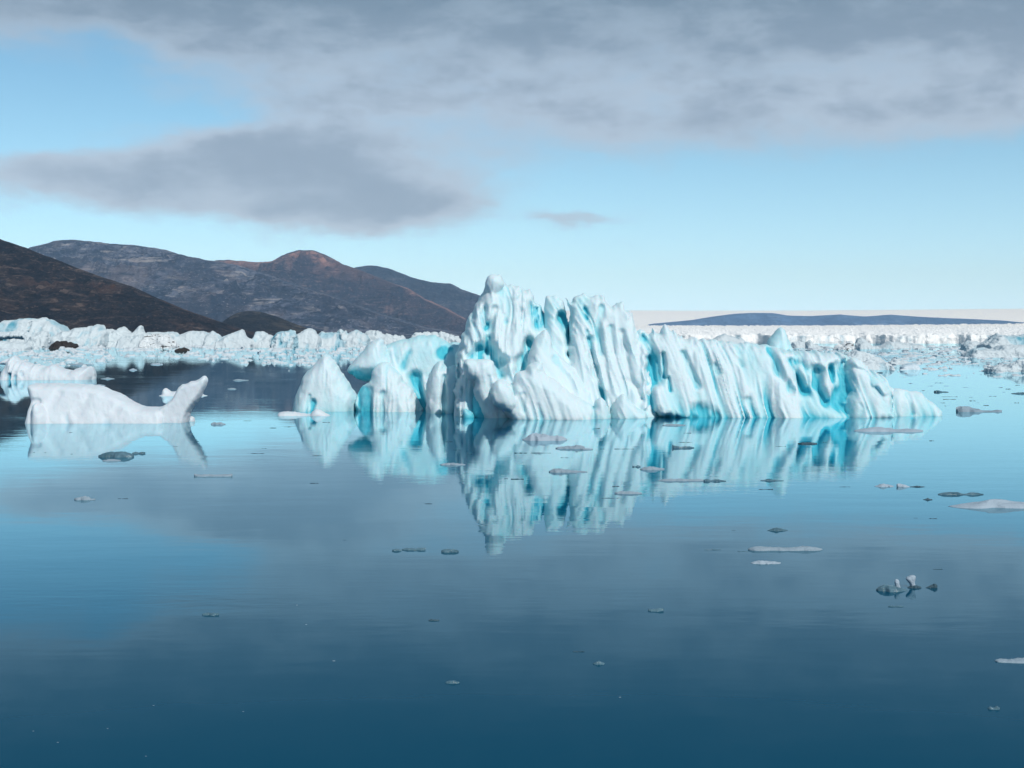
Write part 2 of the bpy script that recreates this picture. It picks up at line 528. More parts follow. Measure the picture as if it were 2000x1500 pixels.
# ================================================================== terrain
def hill(name, label, ridge, Dr, Ds, mat, seed, amp, nsc, cols=420, rows=110, prof=0.8, back=0.35, extra=None):
    rp = np.array(ridge, float)
    rx, rz = wx(rp[:, 0], Dr), wz(rp[:, 1], Dr)
    X = np.linspace(rx[0], rx[-1], cols)
    RZ = np.interp(X, rx, rz)
    k = np.hanning(9); k /= k.sum()
    RZ = np.convolve(np.pad(RZ, 4, 'edge'), k, 'valid')
    v = np.linspace(0, 1 + back, rows)
    XX, VV = np.meshgrid(X, v)
    YY = Ds + (Dr - Ds) * VV
    nse = (ridged(XX * nsc, YY * nsc, 0.3, seed, 6, 0.55) - 0.55)
    warp = fbm(XX * nsc * .5, YY * nsc * .5, 1.7, seed + 5, 4) - .5
    f = np.where(VV <= 1, np.clip(VV + warp * 0.35 * np.sin(np.pi * np.clip(VV, 0, 1)), 0, 1) ** prof, 1 - ((VV - 1) / back) ** 1.3)
    base = np.maximum(RZ[None, :], -4) * f
    near_ridge = np.where(VV > 1, 1.0, np.exp(-((VV - 1) / 0.13) ** 2))
    env = np.clip(base / (0.15 * RZ.max()), 0, 1)
    fine = ridged(XX * nsc * 4.5, YY * nsc * 4.5, 0.9, seed + 31, 4, 0.6) - 0.55
    ZZ = base + nse * amp * env * (1 - 0.93 * near_ridge) + fine * amp * 0.30 * np.clip(env * 2, 0, 1) * (1 - 0.85 * near_ridge) - 1.2 * (1 - np.clip(VV * 12, 0, 1))
    if extra is not None:
        ZZ = ZZ + extra(XX, VV, RZ)
    lim = H + (np.interp(XX * Dr / YY, X, RZ) - H) * YY / Dr
    lim = np.where(lim > 8, lim, 1e9)
    ZZ = np.where(VV < 1, np.minimum(ZZ, lim - 0.02 * RZ.max() * (1 - np.clip(VV, 0, 1))), ZZ)
    ZZ = np.maximum(ZZ, -1.5)
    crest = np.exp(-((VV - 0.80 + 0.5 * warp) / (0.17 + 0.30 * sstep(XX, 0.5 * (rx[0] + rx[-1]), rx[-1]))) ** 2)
    P = np.stack([XX, YY, ZZ], -1).reshape(-1, 3)
    i = np.arange(rows - 1)[:, None] * cols + np.arange(cols - 1)[None, :]
    i = i.ravel()
    Q = np.stack([i, i + 1, i + cols + 1, i + cols], 1)
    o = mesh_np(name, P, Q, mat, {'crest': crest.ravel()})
    return tag(o, label, kind='structure')

hill('hill', 'dark brown rocky hill sloping down from the left edge',
     [(-700, 330), (-450, 380), (-200, 415), (0, 467), (60, 489), (100, 504), (200, 543), (270, 566), (300, 581), (350, 602), (400, 619), (450, 635), (480, 645), (520, 653), (600, 660)],
     1400, 1060, ROCK_NEAR, 3, 40, 0.012, 760, 190)
hill('hill', 'small low dark hill between the brown hill and the grey mountain',
     [(400, 660), (440, 624), (462, 611), (485, 607), (510, 609), (540, 618), (575, 632), (600, 641), (640, 649), (700, 660)],
     1900, 1720, ROCK_LOW, 9, 9, 0.016, 260, 80)
hill('mountain', 'long grey mountain ridge behind the brown hill',
     [(-300, 560), (-100, 520), (60, 485), (85, 478), (110, 473), (145, 470), (190, 472), (215, 478), (260, 480), (310, 485), (340, 494), (380, 504), (420, 511), (480, 524), (560, 551), (640, 575), (700, 598), (760, 619), (830, 640), (900, 650), (950, 658)],
     4200, 3200, ROCK_GREY, 21, 150, 0.0036, 700, 190)
hill('mountain', 'reddish mountain with rounded summit and crest coloured sunlit pink',
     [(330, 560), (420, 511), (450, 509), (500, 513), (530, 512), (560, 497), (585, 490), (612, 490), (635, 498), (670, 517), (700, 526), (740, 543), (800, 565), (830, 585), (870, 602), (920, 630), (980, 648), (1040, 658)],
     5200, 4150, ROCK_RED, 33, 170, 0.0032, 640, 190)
hill('mountain', 'farthest blue grey mountain ridge ending behind the ice tower',
     [(600, 560), (690, 524), (715, 519), (735, 519), (760, 524), (800, 540), (830, 549), (850, 552), (880, 554), (900, 565), (938, 578), (990, 600), (1060, 628), (1130, 648), (1180, 658)],
     6100, 5200, ROCK_FAR, 45, 130, 0.0034, 520, 150)

# nunatak in the ice
hill('nunatak', 'low haze blue rock island rising from the glacier on the right',
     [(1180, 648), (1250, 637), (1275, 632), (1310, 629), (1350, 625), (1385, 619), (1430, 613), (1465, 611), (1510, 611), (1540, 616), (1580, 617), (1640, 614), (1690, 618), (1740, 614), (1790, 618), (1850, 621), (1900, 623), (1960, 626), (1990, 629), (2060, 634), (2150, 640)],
     7600, 7000, ROCK_NUN_HAZED, 51, 25, 0.005, 420, 60, extra=lambda XX, VV, RZ: 22 * (1 - np.clip(VV, 0, 1)))

# glacier tongue with a calving front
def glacier():
    cols, rows = 900, 260
    D0, D1 = 930.0, 7400.0
    rowd = np.concatenate([[0, 0.6, 1.6, 2.6], np.geomspace(4, D1 - D0, rows - 4)])
    pxs = np.linspace(940, 2500, cols)
    u = pxs / 100.0
    front = D0 + 60 * (fbm(u * 0.9, 0.2, 0.1, 61, 3) - .5) + 22 * (fbm(u * 3.2, 0.2, 0.1, 62, 3) - .5)
    DD = front[None, :] + rowd[:, None] * ((D1 - front) / (D1 - D0))[None, :]
    XX = (pxs[None, :] - 1000) / FPX * DD
    t = (DD - front[None, :])
    zs = np.interp(t, [0, 300, 1500, 4000, 6500], [5.6, 9.5, 18.0, 36.0, 56.0])
    side = np.interp(pxs, [1200, 1600, 2000, 2500], [0.0, 0.0, 1.0, 2.0])
    zs = zs + side[None, :] * t * 0.0016
    a = 1.7 + t * 0.0022
    k = 1.0 / (1 + t / 700.0)
    ser = ridged(XX * 0.11, DD * 0.07, 0.4, 71, 3, 0.6) - 0.55
    ser_far = ridged(XX * 0.022, DD * 0.010, 0.4, 74, 4, 0.6) - 0.55
    ser = ser * k + ser_far * (1 - k)
    ser2 = vnoise(XX * 0.5, DD * 0.12, 0.2, 73) - .5
    ZZ = zs + a * (ser * 2.0 + ser2 * 0.8 * np.exp(-t / 900))
    top0 = np.maximum(zs[3] + 2.4 * (fbm(u * 5, .3, .2, 75, 4) - .5) * 2, 2.0)
    for r_, f_ in ((0, None), (1, .30), (2, .68), (3, 1.0)):
        ZZ[r_] = -1.0 if f_ is None else top0 * f_
    DD[1:4] += 3.0 * (fbm(XX[1:4] * .4, ZZ[1:4] * .5, .2, 79, 3) - .5)
    blue = np.clip(0.42 - ser * 1.3, 0, 1) * np.exp(-t / 4000.)
    blue[:4] += 0.5 * (fbm(u * 5, .1, .1, 78, 3) - .4)[None, :]
    P = np.stack([XX, DD, ZZ], -1).reshape(-1, 3)
    i = (np.arange(rows - 1)[:, None] * cols + np.arange(cols - 1)[None, :]).ravel()
    Q = np.stack([i, i + 1, i + cols + 1, i + cols], 1)
    o = mesh_np('glacier', P, Q, GLACIER, {'blue_ice': blue.ravel()}, smooth=False)
    tag(o, 'white crevassed glacier tongue with a low calving front', kind='structure')
glacier()

def ice_cap():
    cols, rows = 200, 60
    pxs = np.linspace(600, 2700, cols)
    dd = np.linspace(7400, 9900, rows)
    XX = (pxs[None, :] - 1000) / FPX * dd[:, None]
    DD = np.repeat(dd[:, None], cols, 1)
    v = (DD - 7400) / 2500
    top = np.interp(pxs, [600, 1240, 1600, 2000, 2700], [608, 607, 606.5, 603.5, 600])
    zt = wz(top, 9000.0)
    ZZ = 45 + (zt[None, :] - 45) * np.sin(np.clip(v / 0.64, 0, 1) * np.pi / 2) + 10 * (fbm(XX * .0012, DD * .004, .1, 81, 4) - .5) * v
    P = np.stack([XX, DD, ZZ], -1).reshape(-1, 3)
    i = (np.arange(rows - 1)[:, None] * cols + np.arange(cols - 1)[None, :]).ravel()
    Q = np.stack([i, i + 1, i + cols + 1, i + cols], 1)
    o = mesh_np('ice_cap', P, Q, ICECAP)
    tag(o, 'smooth cream white ice cap along the horizon', kind='structure')
ice_cap()

# ================================================================== ice masses from traced pieces
class Piece:
    """one lobe of an iceberg: outline in photo pixels at its own distance, inflated to a real thickness"""
    def __init__(s, pts, d, T=2.0, Rr=2.0, wedge=0.0, lean=0.0, grooves=(), flute=0.0, slope=0.0, fl=1.0, blue=0.0, tblue=None, base=0.0, sm=1):
        s.d, s.T, s.Rr, s.wedge, s.lean = d, T, (Rr * 0.62 if d < 200 else Rr), wedge, lean
        q = smooth_poly(pts, sm) if sm else pts
        s.pts = [(wx(a, d), wz(b, d)) for a, b in q]
        s.grooves = [([(wx(a, d), wz(b, d)) for a, b in g[0]], g[1] * d / FPX, g[2], g[3] if len(g) > 3 else 1.0) for g in grooves]
        s.flute, s.slope, s.fl, s.blue, s.base = flute, slope, fl, blue, base
        xs = [p[0] for p in s.pts]; zs = [p[1] for p in s.pts]
        s.x0, s.x1, s.z0, s.z1 = min(xs), max(xs), min(zs), max(zs)
    def fields(s, x, z, seed, want_blue=False):
        q = max(1.0, s.d / 100.0)
        tj = 2.5 if s.flute >= 0.5 and s.d < 200 else 1.0
        jig = q * ((vnoise(x * 1.1 / q, z * 1.1 / q, 0.3, seed + 3) - .5) * 0.24 + (vnoise(x * 3.3 / q, z * 1.6 / q, 0.8, seed + 4) - .5) * 0.24 * tj + (vnoise(x * 7.0 / q, z * 3.0 / q, 0.8, seed + 6) - .5) * 0.12 * tj)
        k = min(1.0, s.Rr / 2.0)
        sd = poly_sd(x + jig * k, z + jig * 0.8 * k, s.pts)
        w = np.clip(sd / s.Rr, 0, 1)
        prof = np.sqrt(np.clip(1 - (1 - w) ** 2, 0, 1))
        t = np.where(sd > 0, (s.T + s.wedge * np.maximum(s.z1 - z, 0)) * prof, sd * 1.0)
        yc = s.d + s.lean * z
        carve = np.zeros_like(t)
        bl = np.full(t.shape, s.blue)
        if s.flute:
            bend = (vnoise(x * .25, z * .22, 2.2, seed + 9) - .5) * 1.3 + (vnoise(x * .8, z * .35, 4.2, seed + 8) - .5) * 0.35
            u = x + s.slope * z + bend + 1.5 * (vnoise(x * .45 + s.slope * z * .45, 0.3, 9.1, seed + 15) - .5) + 0.6 * (vnoise(x * 1.1 + s.slope * z * 1.1, 0.3, 3.1, seed + 16) - .5)
            amp = 0.5 + 0.9 * sstep(vnoise(x * .33, z * .22, 6.1, seed + 11), .2, .8)
            r1 = np.abs(2 * vnoise(u * 0.85 * s.fl, z * 0.10, 0.5, seed) - 1)
            r2 = np.abs(2 * vnoise(u * 2.1 * s.fl, z * 0.17, 1.5, seed + 1) - 1)
            r3 = np.abs(2 * vnoise(u * 5.2 * s.fl, z * 0.40, 2.5, seed + 2) - 1)
            n = 0.48 * r1 + 0.34 * r2 + 0.18 * r3
            m = sstep(sd, 0.0, 0.5 * min(1.0, s.Rr))
            carve = carve + s.flute * amp * ((n - 0.42) * 2.0) * m
            bl = bl + ((n - 0.40) * 1.7) * m * amp * min(1, s.flute * 2) + (vnoise(x * .16, z * .2, 7.7, seed + 13) - .5) * 0.4
        for pts, wd_, dep, ba in s.grooves:
            jj = (vnoise(x * 1.6, z * 1.2, 3.1, seed + 21) - .5) * 0.7 * wd_
            dl = line_d(x, z, pts) + jj
            g = np.exp(-(np.maximum(dl, 0) / (wd_ * 0.62)) ** 2.6)
            carve = carve + 0.72 * dep * g
            bl = bl + 0.85 * g * ba
        return t, yc, carve, bl
    def front_back(s, x, z, seed):
        t, yc, carve, bl = s.fields(x, z, seed)
        yf = yc - t + np.minimum(carve, np.maximum(1.6 * np.maximum(t, 0), 0))
        return yf, yc + t, t, bl

def ice_mass(name, label, category, pieces, vox, mat, seed=1, k=0.3, smooth=2, rough=0.10, rsc=0.9, group=None, conc=0.0, zmin=-0.9, wl_blue=0.0, crag=False):
    pad = 3 * vox
    tmax = [p.T + p.wedge * (p.z1 + 1) for p in pieces]
    lo = np.array([min(p.x0 for p in pieces) - pad, min(p.d - t + min(0, p.lean * p.z1) for p, t in zip(pieces, tmax)) - pad, zmin])
    hi = np.array([max(p.x1 for p in pieces) + pad, max(p.d + t + max(0, p.lean * p.z1) for p, t in zip(pieces, tmax)) + pad, max(p.z1 for p in pieces) + pad])
    n = np.ceil((hi - lo) / vox).astype(int) + 1
    F = np.full(tuple(n), -5.0, np.float32)
    gx = lo[0] + np.arange(n[0]) * vox
    gy = (lo[1] + np.arange(n[1]) * vox).astype(np.float32)
    gz = lo[2] + np.arange(n[2]) * vox
    for p in pieces:
        i0, i1 = np.searchsorted(gx, p.x0 - 1.2), np.searchsorted(gx, p.x1 + 1.2)
        k1 = np.searchsorted(gz, p.z1 + 1.2)
        XX, ZZ = np.meshgrid(gx[i0:i1], gz[:k1], indexing='ij')
        # the outline continues straight down under water
        yf, yb, t, bl = p.front_back(XX, np.maximum(ZZ, p.z0 + min(0.25, 0.1 * (p.z1 - p.z0))) if p.z0 < 0 else ZZ, seed)
        tm = np.float32(0)
        f = np.minimum(gy[None, :, None] - yf.astype(np.float32)[:, None, :], yb.astype(np.float32)[:, None, :] - gy[None, :, None])
        f = np.minimum(f, (t.astype(np.float32) * 1.5)[:, None, :])
        S = F[i0:i1, :, :k1]
        hh = np.clip(0.5 + 0.5 * (f - S) / k, 0, 1)
        F[i0:i1, :, :k1] = S + (f - S) * hh + k * hh * (1 - hh) * (np.abs(f - S) < k)
    F[:, :, 0] = -1
    F[0] = F[-1] = -1
    F[:, 0] = F[:, -1] = -1
    P, Q = surface_nets(F, lo, vox)
    del F
    P = lap(P, Q, smooth)
    N = vnormals(P, Q)
    d1 = (ridged(P[:, 0] * rsc, P[:, 1] * rsc, P[:, 2] * rsc, seed + 40, 4, .55) - .55) if crag else (fbm(P[:, 0] * rsc, P[:, 1] * rsc, P[:, 2] * rsc, seed + 40, 4) - .5)
    if not crag:
        st_ = np.abs(2 * vnoise(P[:, 0] * 3.2 + P[:, 2] * 1.2, P[:, 1] * 2.2, P[:, 2] * 0.7, seed + 60) - 1) - .45
        d1 = d1 + st_ * 0.25
    P = P + N * (d1 * rough * 2.0)[:, None]
    # which piece owns the vertex, and how blue the ice there is
    best = np.full(len(P), -1e9); blue = np.zeros(len(P))
    for p in pieces:
        yf, yb, t, bl = p.front_back(P[:, 0], np.maximum(P[:, 2], p.z0 + min(0.25, 0.1 * (p.z1 - p.z0))) if p.z0 < 0 else P[:, 2], seed)
        f = np.minimum(P[:, 1] - yf, yb - P[:, 1])
        f = np.minimum(f, t * 1.5)
        s = f > best
        best = np.where(s, f, best); blue = np.where(s, bl, blue)
    if conc:
        Ps = lap(P, Q, 26, 0.6)
        cc = ((Ps - P) * N).sum(1) / vox
        blue = blue + np.clip(cc * conc, -0.35, 0.6)
    if wl_blue:
        blue = blue + wl_blue * np.exp(-np.maximum(P[:, 2], 0) / 0.35) * (0.3 + 1.4 * vnoise(P[:, 0] * .5, 0.2, 0.4, seed + 77))
    ctr = (float(P[:, 0].mean()), float(P[:, 1].mean()), 0.0)
    o = mesh_np(name, P, Q, mat, {'blue_ice': blue}, loc=ctr)
    return tag(o, label, category, group)

# ------------------------------------------------------------------ the big iceberg
D_L, D_M, D_W, D_F = 103.0, 98.5, 96.0, 92.6
B = 840   # pixel row well under the waterline
pieces = [
  # left pyramid
  Piece([(566, B), (570, 803), (577, 775), (587, 750), (598, 728), (612, 715), (625, 700), (634, 692), (645, 697), (655, 710), (670, 730), (680, 745), (690, 762), (698, 775), (696, 795), (697, B)],
        D_L, 1.2, 2.0, 0.30, 0, [([(620, 785), (618, 805)], 10, .5, .6), ([(612, 770), (608, 800)], 6, .3, .2)], 0.28, 0.1),
  # tipped block that overhangs the gap
  Piece([(676, 723), (690, 705), (705, 690), (718, 672), (730, 663), (742, 660), (752, 672), (762, 695), (775, 720), (760, 745), (728, 747), (712, 744), (692, 736)],
        D_L + 1.5, 1.6, 2.2, 0.1, 0, [([(690, 732), (725, 736), (750, 735)], 22, 0.7, .9)], 0.15, 0),
  # front block
  Piece([(697, B), (693, 790), (698, 768), (708, 752), (722, 746), (726, 730), (733, 715), (745, 707), (757, 708), (770, 722), (785, 740), (800, 755), (815, 775), (824, 795), (828, B)],
        D_L - 0.5, 1.3, 2.2, 0.25, 0, [([(712, 770), (715, 805)], 26, 0.9, .8), ([(750, 770), (752, 806)], 10, .5, .3), ([(790, 760), (800, 800)], 8, .35, .2)], 0.28, -0.1),
  # back left mass
  Piece([(745, B), (752, 690), (752, 675), (765, 671), (780, 664), (800, 658), (820, 655), (845, 655), (862, 660), (880, 669), (915, 672), (930, 720), (930, B)],
        D_L + 2.5, 1.6, 2.5, 0.25, 0.05, [([(815, 735), (820, 770), (825, 806)], 18, 1.0, .8), ([(800, 690), (790, 715)], 12, .4, .5), ([(865, 690), (885, 680)], 14, .5, .6)], 0.45, 0.3, blue=0.12),
  # columns
  Piece([(830, B), (832, 755), (840, 725), (852, 708), (862, 705), (872, 720), (885, 712), (900, 715), (910, 735), (916, 745), (926, 752), (923, 780), (924, B)],
        D_L - 3.0, 1.2, 1.8, 0.22, 0, [([(870, 735), (868, 770), (868, 805)], 8, .8, .4), ([(895, 760), (893, 800)], 8, .4, .25)], 0.3, 0.0),
  # shaded wedge in the notch
  Piece([(905, B), (902, 808), (906, 796), (915, 800), (925, 808), (928, B)], 93.5, .5, .6, 0.1, 0, (), 0, 0, blue=0.45),
  # tower
  Piece([(885, B), (890, 740), (893, 690), (898, 660), (910, 640), (915, 620), (925, 600), (935, 580), (943, 565), (946, 547), (953, 537), (965, 535), (978, 540), (986, 552), (1000, 555), (1015, 562), (1025, 568), (1033, 565), (1043, 575), (1047, 590), (1055, 600), (1062, 612), (1066, 640), (1090, 700), (1130, 780), (1150, B)],
        D_M, 0.9, 1.9, 0.36, 0.10,
        [([(948, 602), (945, 640)], 11, .7, .75), ([(966, 608), (958, 640), (948, 668)], 12, .8, .7), ([(938, 690), (955, 688), (972, 712), (978, 732)], 26, 2.0, 1.1), ([(957, 660), (950, 685)], 10, .9, .7),
         ([(1032, 668), (1026, 700), (1014, 722)], 20, 1.6, 1.0), ([(1050, 602), (1056, 632)], 20, 1.3, .9), ([(1012, 590), (1018, 625)], 12, .5, .45), ([(985, 615), (987, 628)], 7, .3, .35),
         ([(935, 775), (945, 815)], 40, 1.0, .8)], 0.50, 0.15, 0.9),
  # its summit boulder, whiter
  Piece([(945, 560), (949, 545), (957, 536), (968, 536), (980, 544), (984, 558), (972, 575), (960, 588), (952, 575)], D_M - 0.15, 0.75, 1.2, 0, 0, (), 0.12, 0, blue=-0.15),
  # narrow fin
  Piece([(1040, B), (1050, 720), (1062, 650), (1064, 600), (1065, 577), (1075, 579), (1088, 575), (1093, 583), (1100, 586), (1106, 610), (1118, 650), (1128, 690), (1150, 760), (1180, B)],
        D_M - 0.3, 0.7, 1.3, 0.30, 0.08, [([(1102, 622), (1116, 655), (1124, 690)], 20, 1.9, 1.0), ([(1110, 692), (1121, 708)], 9, 1.0, .8)], 0.35, 0.5, 1.0),
  # great fin
  Piece([(1085, B), (1105, 700), (1114, 640), (1112, 610), (1105, 590), (1101, 581), (1110, 586), (1118, 592), (1122, 578), (1135, 573), (1145, 574), (1150, 579), (1160, 577), (1167, 574), (1185, 580), (1190, 593), (1199, 598), (1209, 588), (1216, 590), (1225, 600), (1237, 609), (1238, 625), (1250, 660), (1260, 700), (1275, 760), (1290, B)],
        D_M - 0.8, 0.8, 1.5, 0.32, 0.10,
        [([(1150, 662), (1154, 690), (1158, 730), (1172, 775)], 12, 1.1, .85), ([(1143, 605), (1146, 622)], 9, .4, .5), ([(1145, 646), (1147, 650)], 9, .4, .6), ([(1174, 604), (1166, 640), (1170, 690)], 12, .6, .6),
         ([(1212, 650), (1216, 690), (1226, 740), (1255, 780)], 12, .7, .55), ([(1190, 640), (1196, 690)], 9, .4, .4), ([(1100, 740), (1110, 760)], 10, .5, .4)], 0.55, 0.28, 1.0),
  # diagonal slab before the tower
  Piece([(1022, 760), (1030, 715), (1033, 690), (1045, 660), (1055, 651), (1066, 642), (1074, 660), (1080, 680), (1100, 702), (1130, 730), (1150, 760), (1165, 790), (1168, B), (1080, B)],
        D_M - 3.4, 0.8, 1.5, 0.22, 0.10, [([(1085, 700), (1120, 760)], 10, .4, .3)], 0.35, 0.6, 1.0),
  # right wall
  Piece([(1232, B), (1240, 660), (1250, 642), (1258, 650), (1270, 656), (1274, 637), (1282, 650), (1291, 652), (1294, 640), (1300, 632), (1308, 633), (1320, 645), (1335, 656), (1345, 661), (1352, 658), (1359, 665), (1370, 664), (1400, 666), (1450, 669), (1490, 673), (1520, 678), (1560, 684), (1600, 686), (1640, 689), (1660, 700), (1680, 708), (1700, 722), (1715, 733), (1727, 745), (1733, 760), (1733, 780), (1738, B)],
        D_W + 1.0, 1.0, 1.9, 0.42, 0.10,
        [([(1262, 700), (1268, 740), (1262, 762), (1265, 800), (1277, 815)], 13, 1.3, .95), ([(1254, 662), (1272, 700), (1280, 735)], 20, 1.3, .85), ([(1291, 690), (1292, 735)], 6, .7, .7), ([(1299, 735), (1300, 760)], 5, .5, .5),
         ([(1330, 690), (1340, 720), (1352, 752)], 9, .6, .45), ([(1390, 712), (1395, 726)], 10, .4, .6), ([(1420, 680), (1440, 715)], 8, .4, .3), ([(1350, 800), (1372, 812)], 24, .7, .7), ([(1290, 812), (1340, 818)], 14, .5, .6),
         ([(1500, 685), (1510, 730), (1526, 758)], 14, 1.0, .8), ([(1536, 705), (1550, 742), (1556, 760)], 16, 1.4, .95), ([(1556, 708), (1566, 720)], 18, .8, .55), ([(1445, 780), (1455, 808)], 10, .5, .4),
         ([(1590, 722), (1580, 750), (1592, 780)], 15, 1.3, .9), ([(1634, 722), (1632, 760), (1622, 785), (1640, 808)], 26, 1.9, 1.0), ([(1612, 715), (1612, 740)], 10, .6, .6)], 0.50, 0.30, 1.0),
  # crest lobes at the right end
  Piece([(1655, 705), (1665, 697), (1682, 706), (1700, 722), (1704, 733), (1690, 736), (1670, 730), (1657, 722)], D_W - 0.2, 1.1, 1.6, 0, 0, (), 0.1, 0, blue=-0.2),
  Piece([(1680, 748), (1695, 732), (1712, 738), (1726, 752), (1736, 766), (1728, 780), (1715, 790), (1712, B), (1640, B), (1650, 780), (1665, 760)], D_W - 1.0, 1.2, 1.4, 0.1, 0,
        [([(1692, 745), (1686, 775)], 20, .9, .8), ([(1693, 788), (1690, 812)], 12, 1.2, 1.1), ([(1703, 760), (1712, 778)], 8, .5, .5)], 0.3, 0),
  # white tip
  Piece([(1700, B), (1715, 800), (1724, 775), (1736, 764), (1750, 756), (1763, 760), (1776, 766), (1795, 765), (1811, 776), (1826, 791), (1839, 802), (1836, B)], D_W + 0.3, 1.0, 1.6, 0.25, 0,
        [([(1766, 770), (1772, 805)], 7, .4, .4), ([(1735, 770), (1728, 790)], 6, .3, .3)], 0.18, 0.2, blue=-0.1),
  # pyramid on the back edge
  Piece([(1480, 720), (1497, 668), (1510, 652), (1524, 637), (1535, 648), (1543, 667), (1560, 720)], D_W + 5.0, 0.8, 1.2, 0.25, 0, (), 0.1, 0, blue=0.1),
  # back low ridge joining the pyramid
  Piece([(1370, B), (1400, 690), (1500, 690), (1600, 700), (1660, B)], D_W + 4.0, 1.2, 2.0, 0.3, 0, (), 0.3, 0.2),
  # overhanging shelf at the front
  Piece([(903, 709), (910, 701), (921, 700), (932, 703), (945, 700), (960, 702), (967, 715), (973, 738), (985, 762), (1000, 790), (1002, B), (950, B), (935, 790), (926, 765), (929, 745), (916, 742), (906, 730)],
        D_F + 1.4, 0.9, 1.3, 0.10, 0, [([(955, 735), (960, 770)], 8, .3, .2)], 0.16, 0.2, blue=-0.15),
  Piece([(925, B), (922, 800), (924, 775), (935, 765), (975, 770), (1000, B)], D_F + 1.8, 0.9, 1.5, 0.1, 0, (), 0.1, 0, blue=0.75),
  # front lump
  Piece([(957, 768), (962, 750), (975, 740), (986, 742), (1000, 752), (1004, 735), (1011, 727), (1024, 727), (1032, 711), (1050, 706), (1059, 709), (1063, 725), (1075, 735), (1090, 745), (1110, 766), (1125, 773), (1142, 784), (1155, 800), (1170, B), (1010, B), (985, 802), (970, 797), (960, 785)],
        D_F, 1.2, 1.7, 0.12, 0.12, [([(1000, 752), (1002, 772)], 6, .5, .3), ([(1020, 770), (1022, 800)], 8, .25, .15), ([(1050, 790), (1055, 812)], 8, .25, .15)], 0.22, 0.35, blue=-0.18),
  Piece([(955, 772), (961, 752), (973, 741), (985, 745), (996, 758), (1004, 770), (1010, 790), (1000, 805), (985, 803), (966, 794)], D_F - 1.2, 0.9, 1.1, 0, 0, (), 0.1, 0, blue=-0.2),
  Piece([(1108, B), (1114, 800), (1122, 788), (1136, 781), (1150, 786), (1160, 795), (1164, 780), (1175, 775), (1184, 785), (1192, 805), (1196, B)], D_F + 0.2, 1.0, 1.2, 0.1, 0, [([(1158, 795), (1158, 816)], 6, .5, .3)], 0.15, 0.2, blue=-0.1),
  Piece([(1188, B), (1196, 795), (1204, 778), (1215, 768), (1230, 783), (1246, 797), (1264, 807), (1262, B)], D_F + 1.0, 1.0, 1.3, 0.12, 0, (), 0.25, 0.5, blue=-0.1),
]
ice_mass('iceberg', 'large jagged turquoise iceberg with a tall fluted tower', 'iceberg', pieces, 0.078, ICE, seed=5, k=0.10, smooth=1, rough=0.05, rsc=0.9, conc=0.16, wl_blue=0.35)

# ------------------------------------------------------------------ left white berg with a raised tail
d1 = 89.0
ice_mass('iceberg', 'low white iceberg shaped like a whale with a raised tail', 'iceberg', [
  Piece([(61, 845), (62, 800), (65, 786), (60, 773), (55, 760), (53, 751), (70, 749), (100, 749), (150, 750), (185, 753), (200, 757), (215, 765), (235, 770), (245, 778), (258, 786), (270, 790), (285, 795), (300, 795), (318, 793), (330, 800), (340, 845)],
        d1, 1.1, 0.8, 0.34, 0.25, [([(146, 812), (156, 828)], 12, .25, .5), ([(75, 782), (85, 785)], 8, .3, .1), ([(120, 770), (105, 800)], 14, .25, .1), ([(180, 775), (165, 805)], 16, .25, .1), ([(240, 795), (225, 815)], 14, .2, .1)], 0.10, 0.7, 0.8, blue=-0.05),
  Piece([(268, 845), (272, 820), (300, 804), (322, 790), (335, 780), (342, 770), (348, 757), (355, 750), (365, 749), (372, 744), (384, 743), (393, 738), (400, 733), (405, 737), (407, 742), (404, 752), (398, 765), (395, 773), (386, 785), (378, 796), (370, 808), (364, 845)],
        d1 - 0.3, 0.42, 0.55, 0.20, 0.0, (), 0.10, -0.7, 1.2, blue=0.0),
  Piece([(355, 845), (360, 815), (370, 812), (379, 815), (382, 822), (380, 845)], d1 + .4, .5, .6, 0, 0, ()),
  Piece([(62, 845), (62, 800), (68, 788), (75, 785), (85, 795), (95, 815), (96, 845)], d1 - 1.6, .7, .8, 0.1, 0, (), 0.05, 0),
], 0.07, ICE_WHITE, seed=14, k=0.16, smooth=1, rough=0.06, rsc=0.8, conc=0.22, wl_blue=0.3)

# ------------------------------------------------------------------ berg behind it at the left edge
d2 = wd(742)
ice_mass('iceberg', 'pale blue ragged iceberg at left edge behind the white one', 'iceberg', [
  Piece([(2, 770), (2, 742), (8, 726), (14, 719), (16, 711), (18, 703), (24, 697), (30, 694), (35, 704), (45, 706), (58, 711), (68, 713), (73, 710), (82, 714), (88, 718), (97, 714), (105, 712), (115, 713), (125, 718), (138, 723), (145, 722), (150, 718), (165, 717), (183, 715), (184, 770)],
        d2 + 2, 2.2, 2.2, 0.25, 0.1, [([(33, 732), (33, 748)], 5, .9, 1.0), ([(55, 726), (58, 731)], 5, .5, .7), ([(45, 735), (46, 746)], 5, .4, .4)], 0.35, 0.0, .6, blue=0.18),
  Piece([(-2, 712), (2, 706), (16, 700), (22, 705), (20, 715), (14, 712)], d2 + 2, .8, .6, 0, 0, ()),
], 0.12, ICE_WHITE, seed=23, k=0.3, smooth=1, rough=0.10, rsc=0.6, conc=0.3)

d3 = wd(773)
ice_mass('bergy_bit', 'small white knobbly ice block behind the whale tail', 'ice block', [
  Piece([(316, 785), (317, 768), (319, 760), (325, 757), (331, 762), (336, 765), (346, 763), (356, 768), (372, 770), (393, 771), (400, 785)], d3, .8, .7, .1, 0, (), .05, 0),
  Piece([(309, 785), (310, 772), (340, 768), (390, 770), (409, 773), (409, 785)], d3, 1.2, .5, .1, 0, ())], 0.09, ICE_WHITE, seed=31, k=.25, rough=.05)

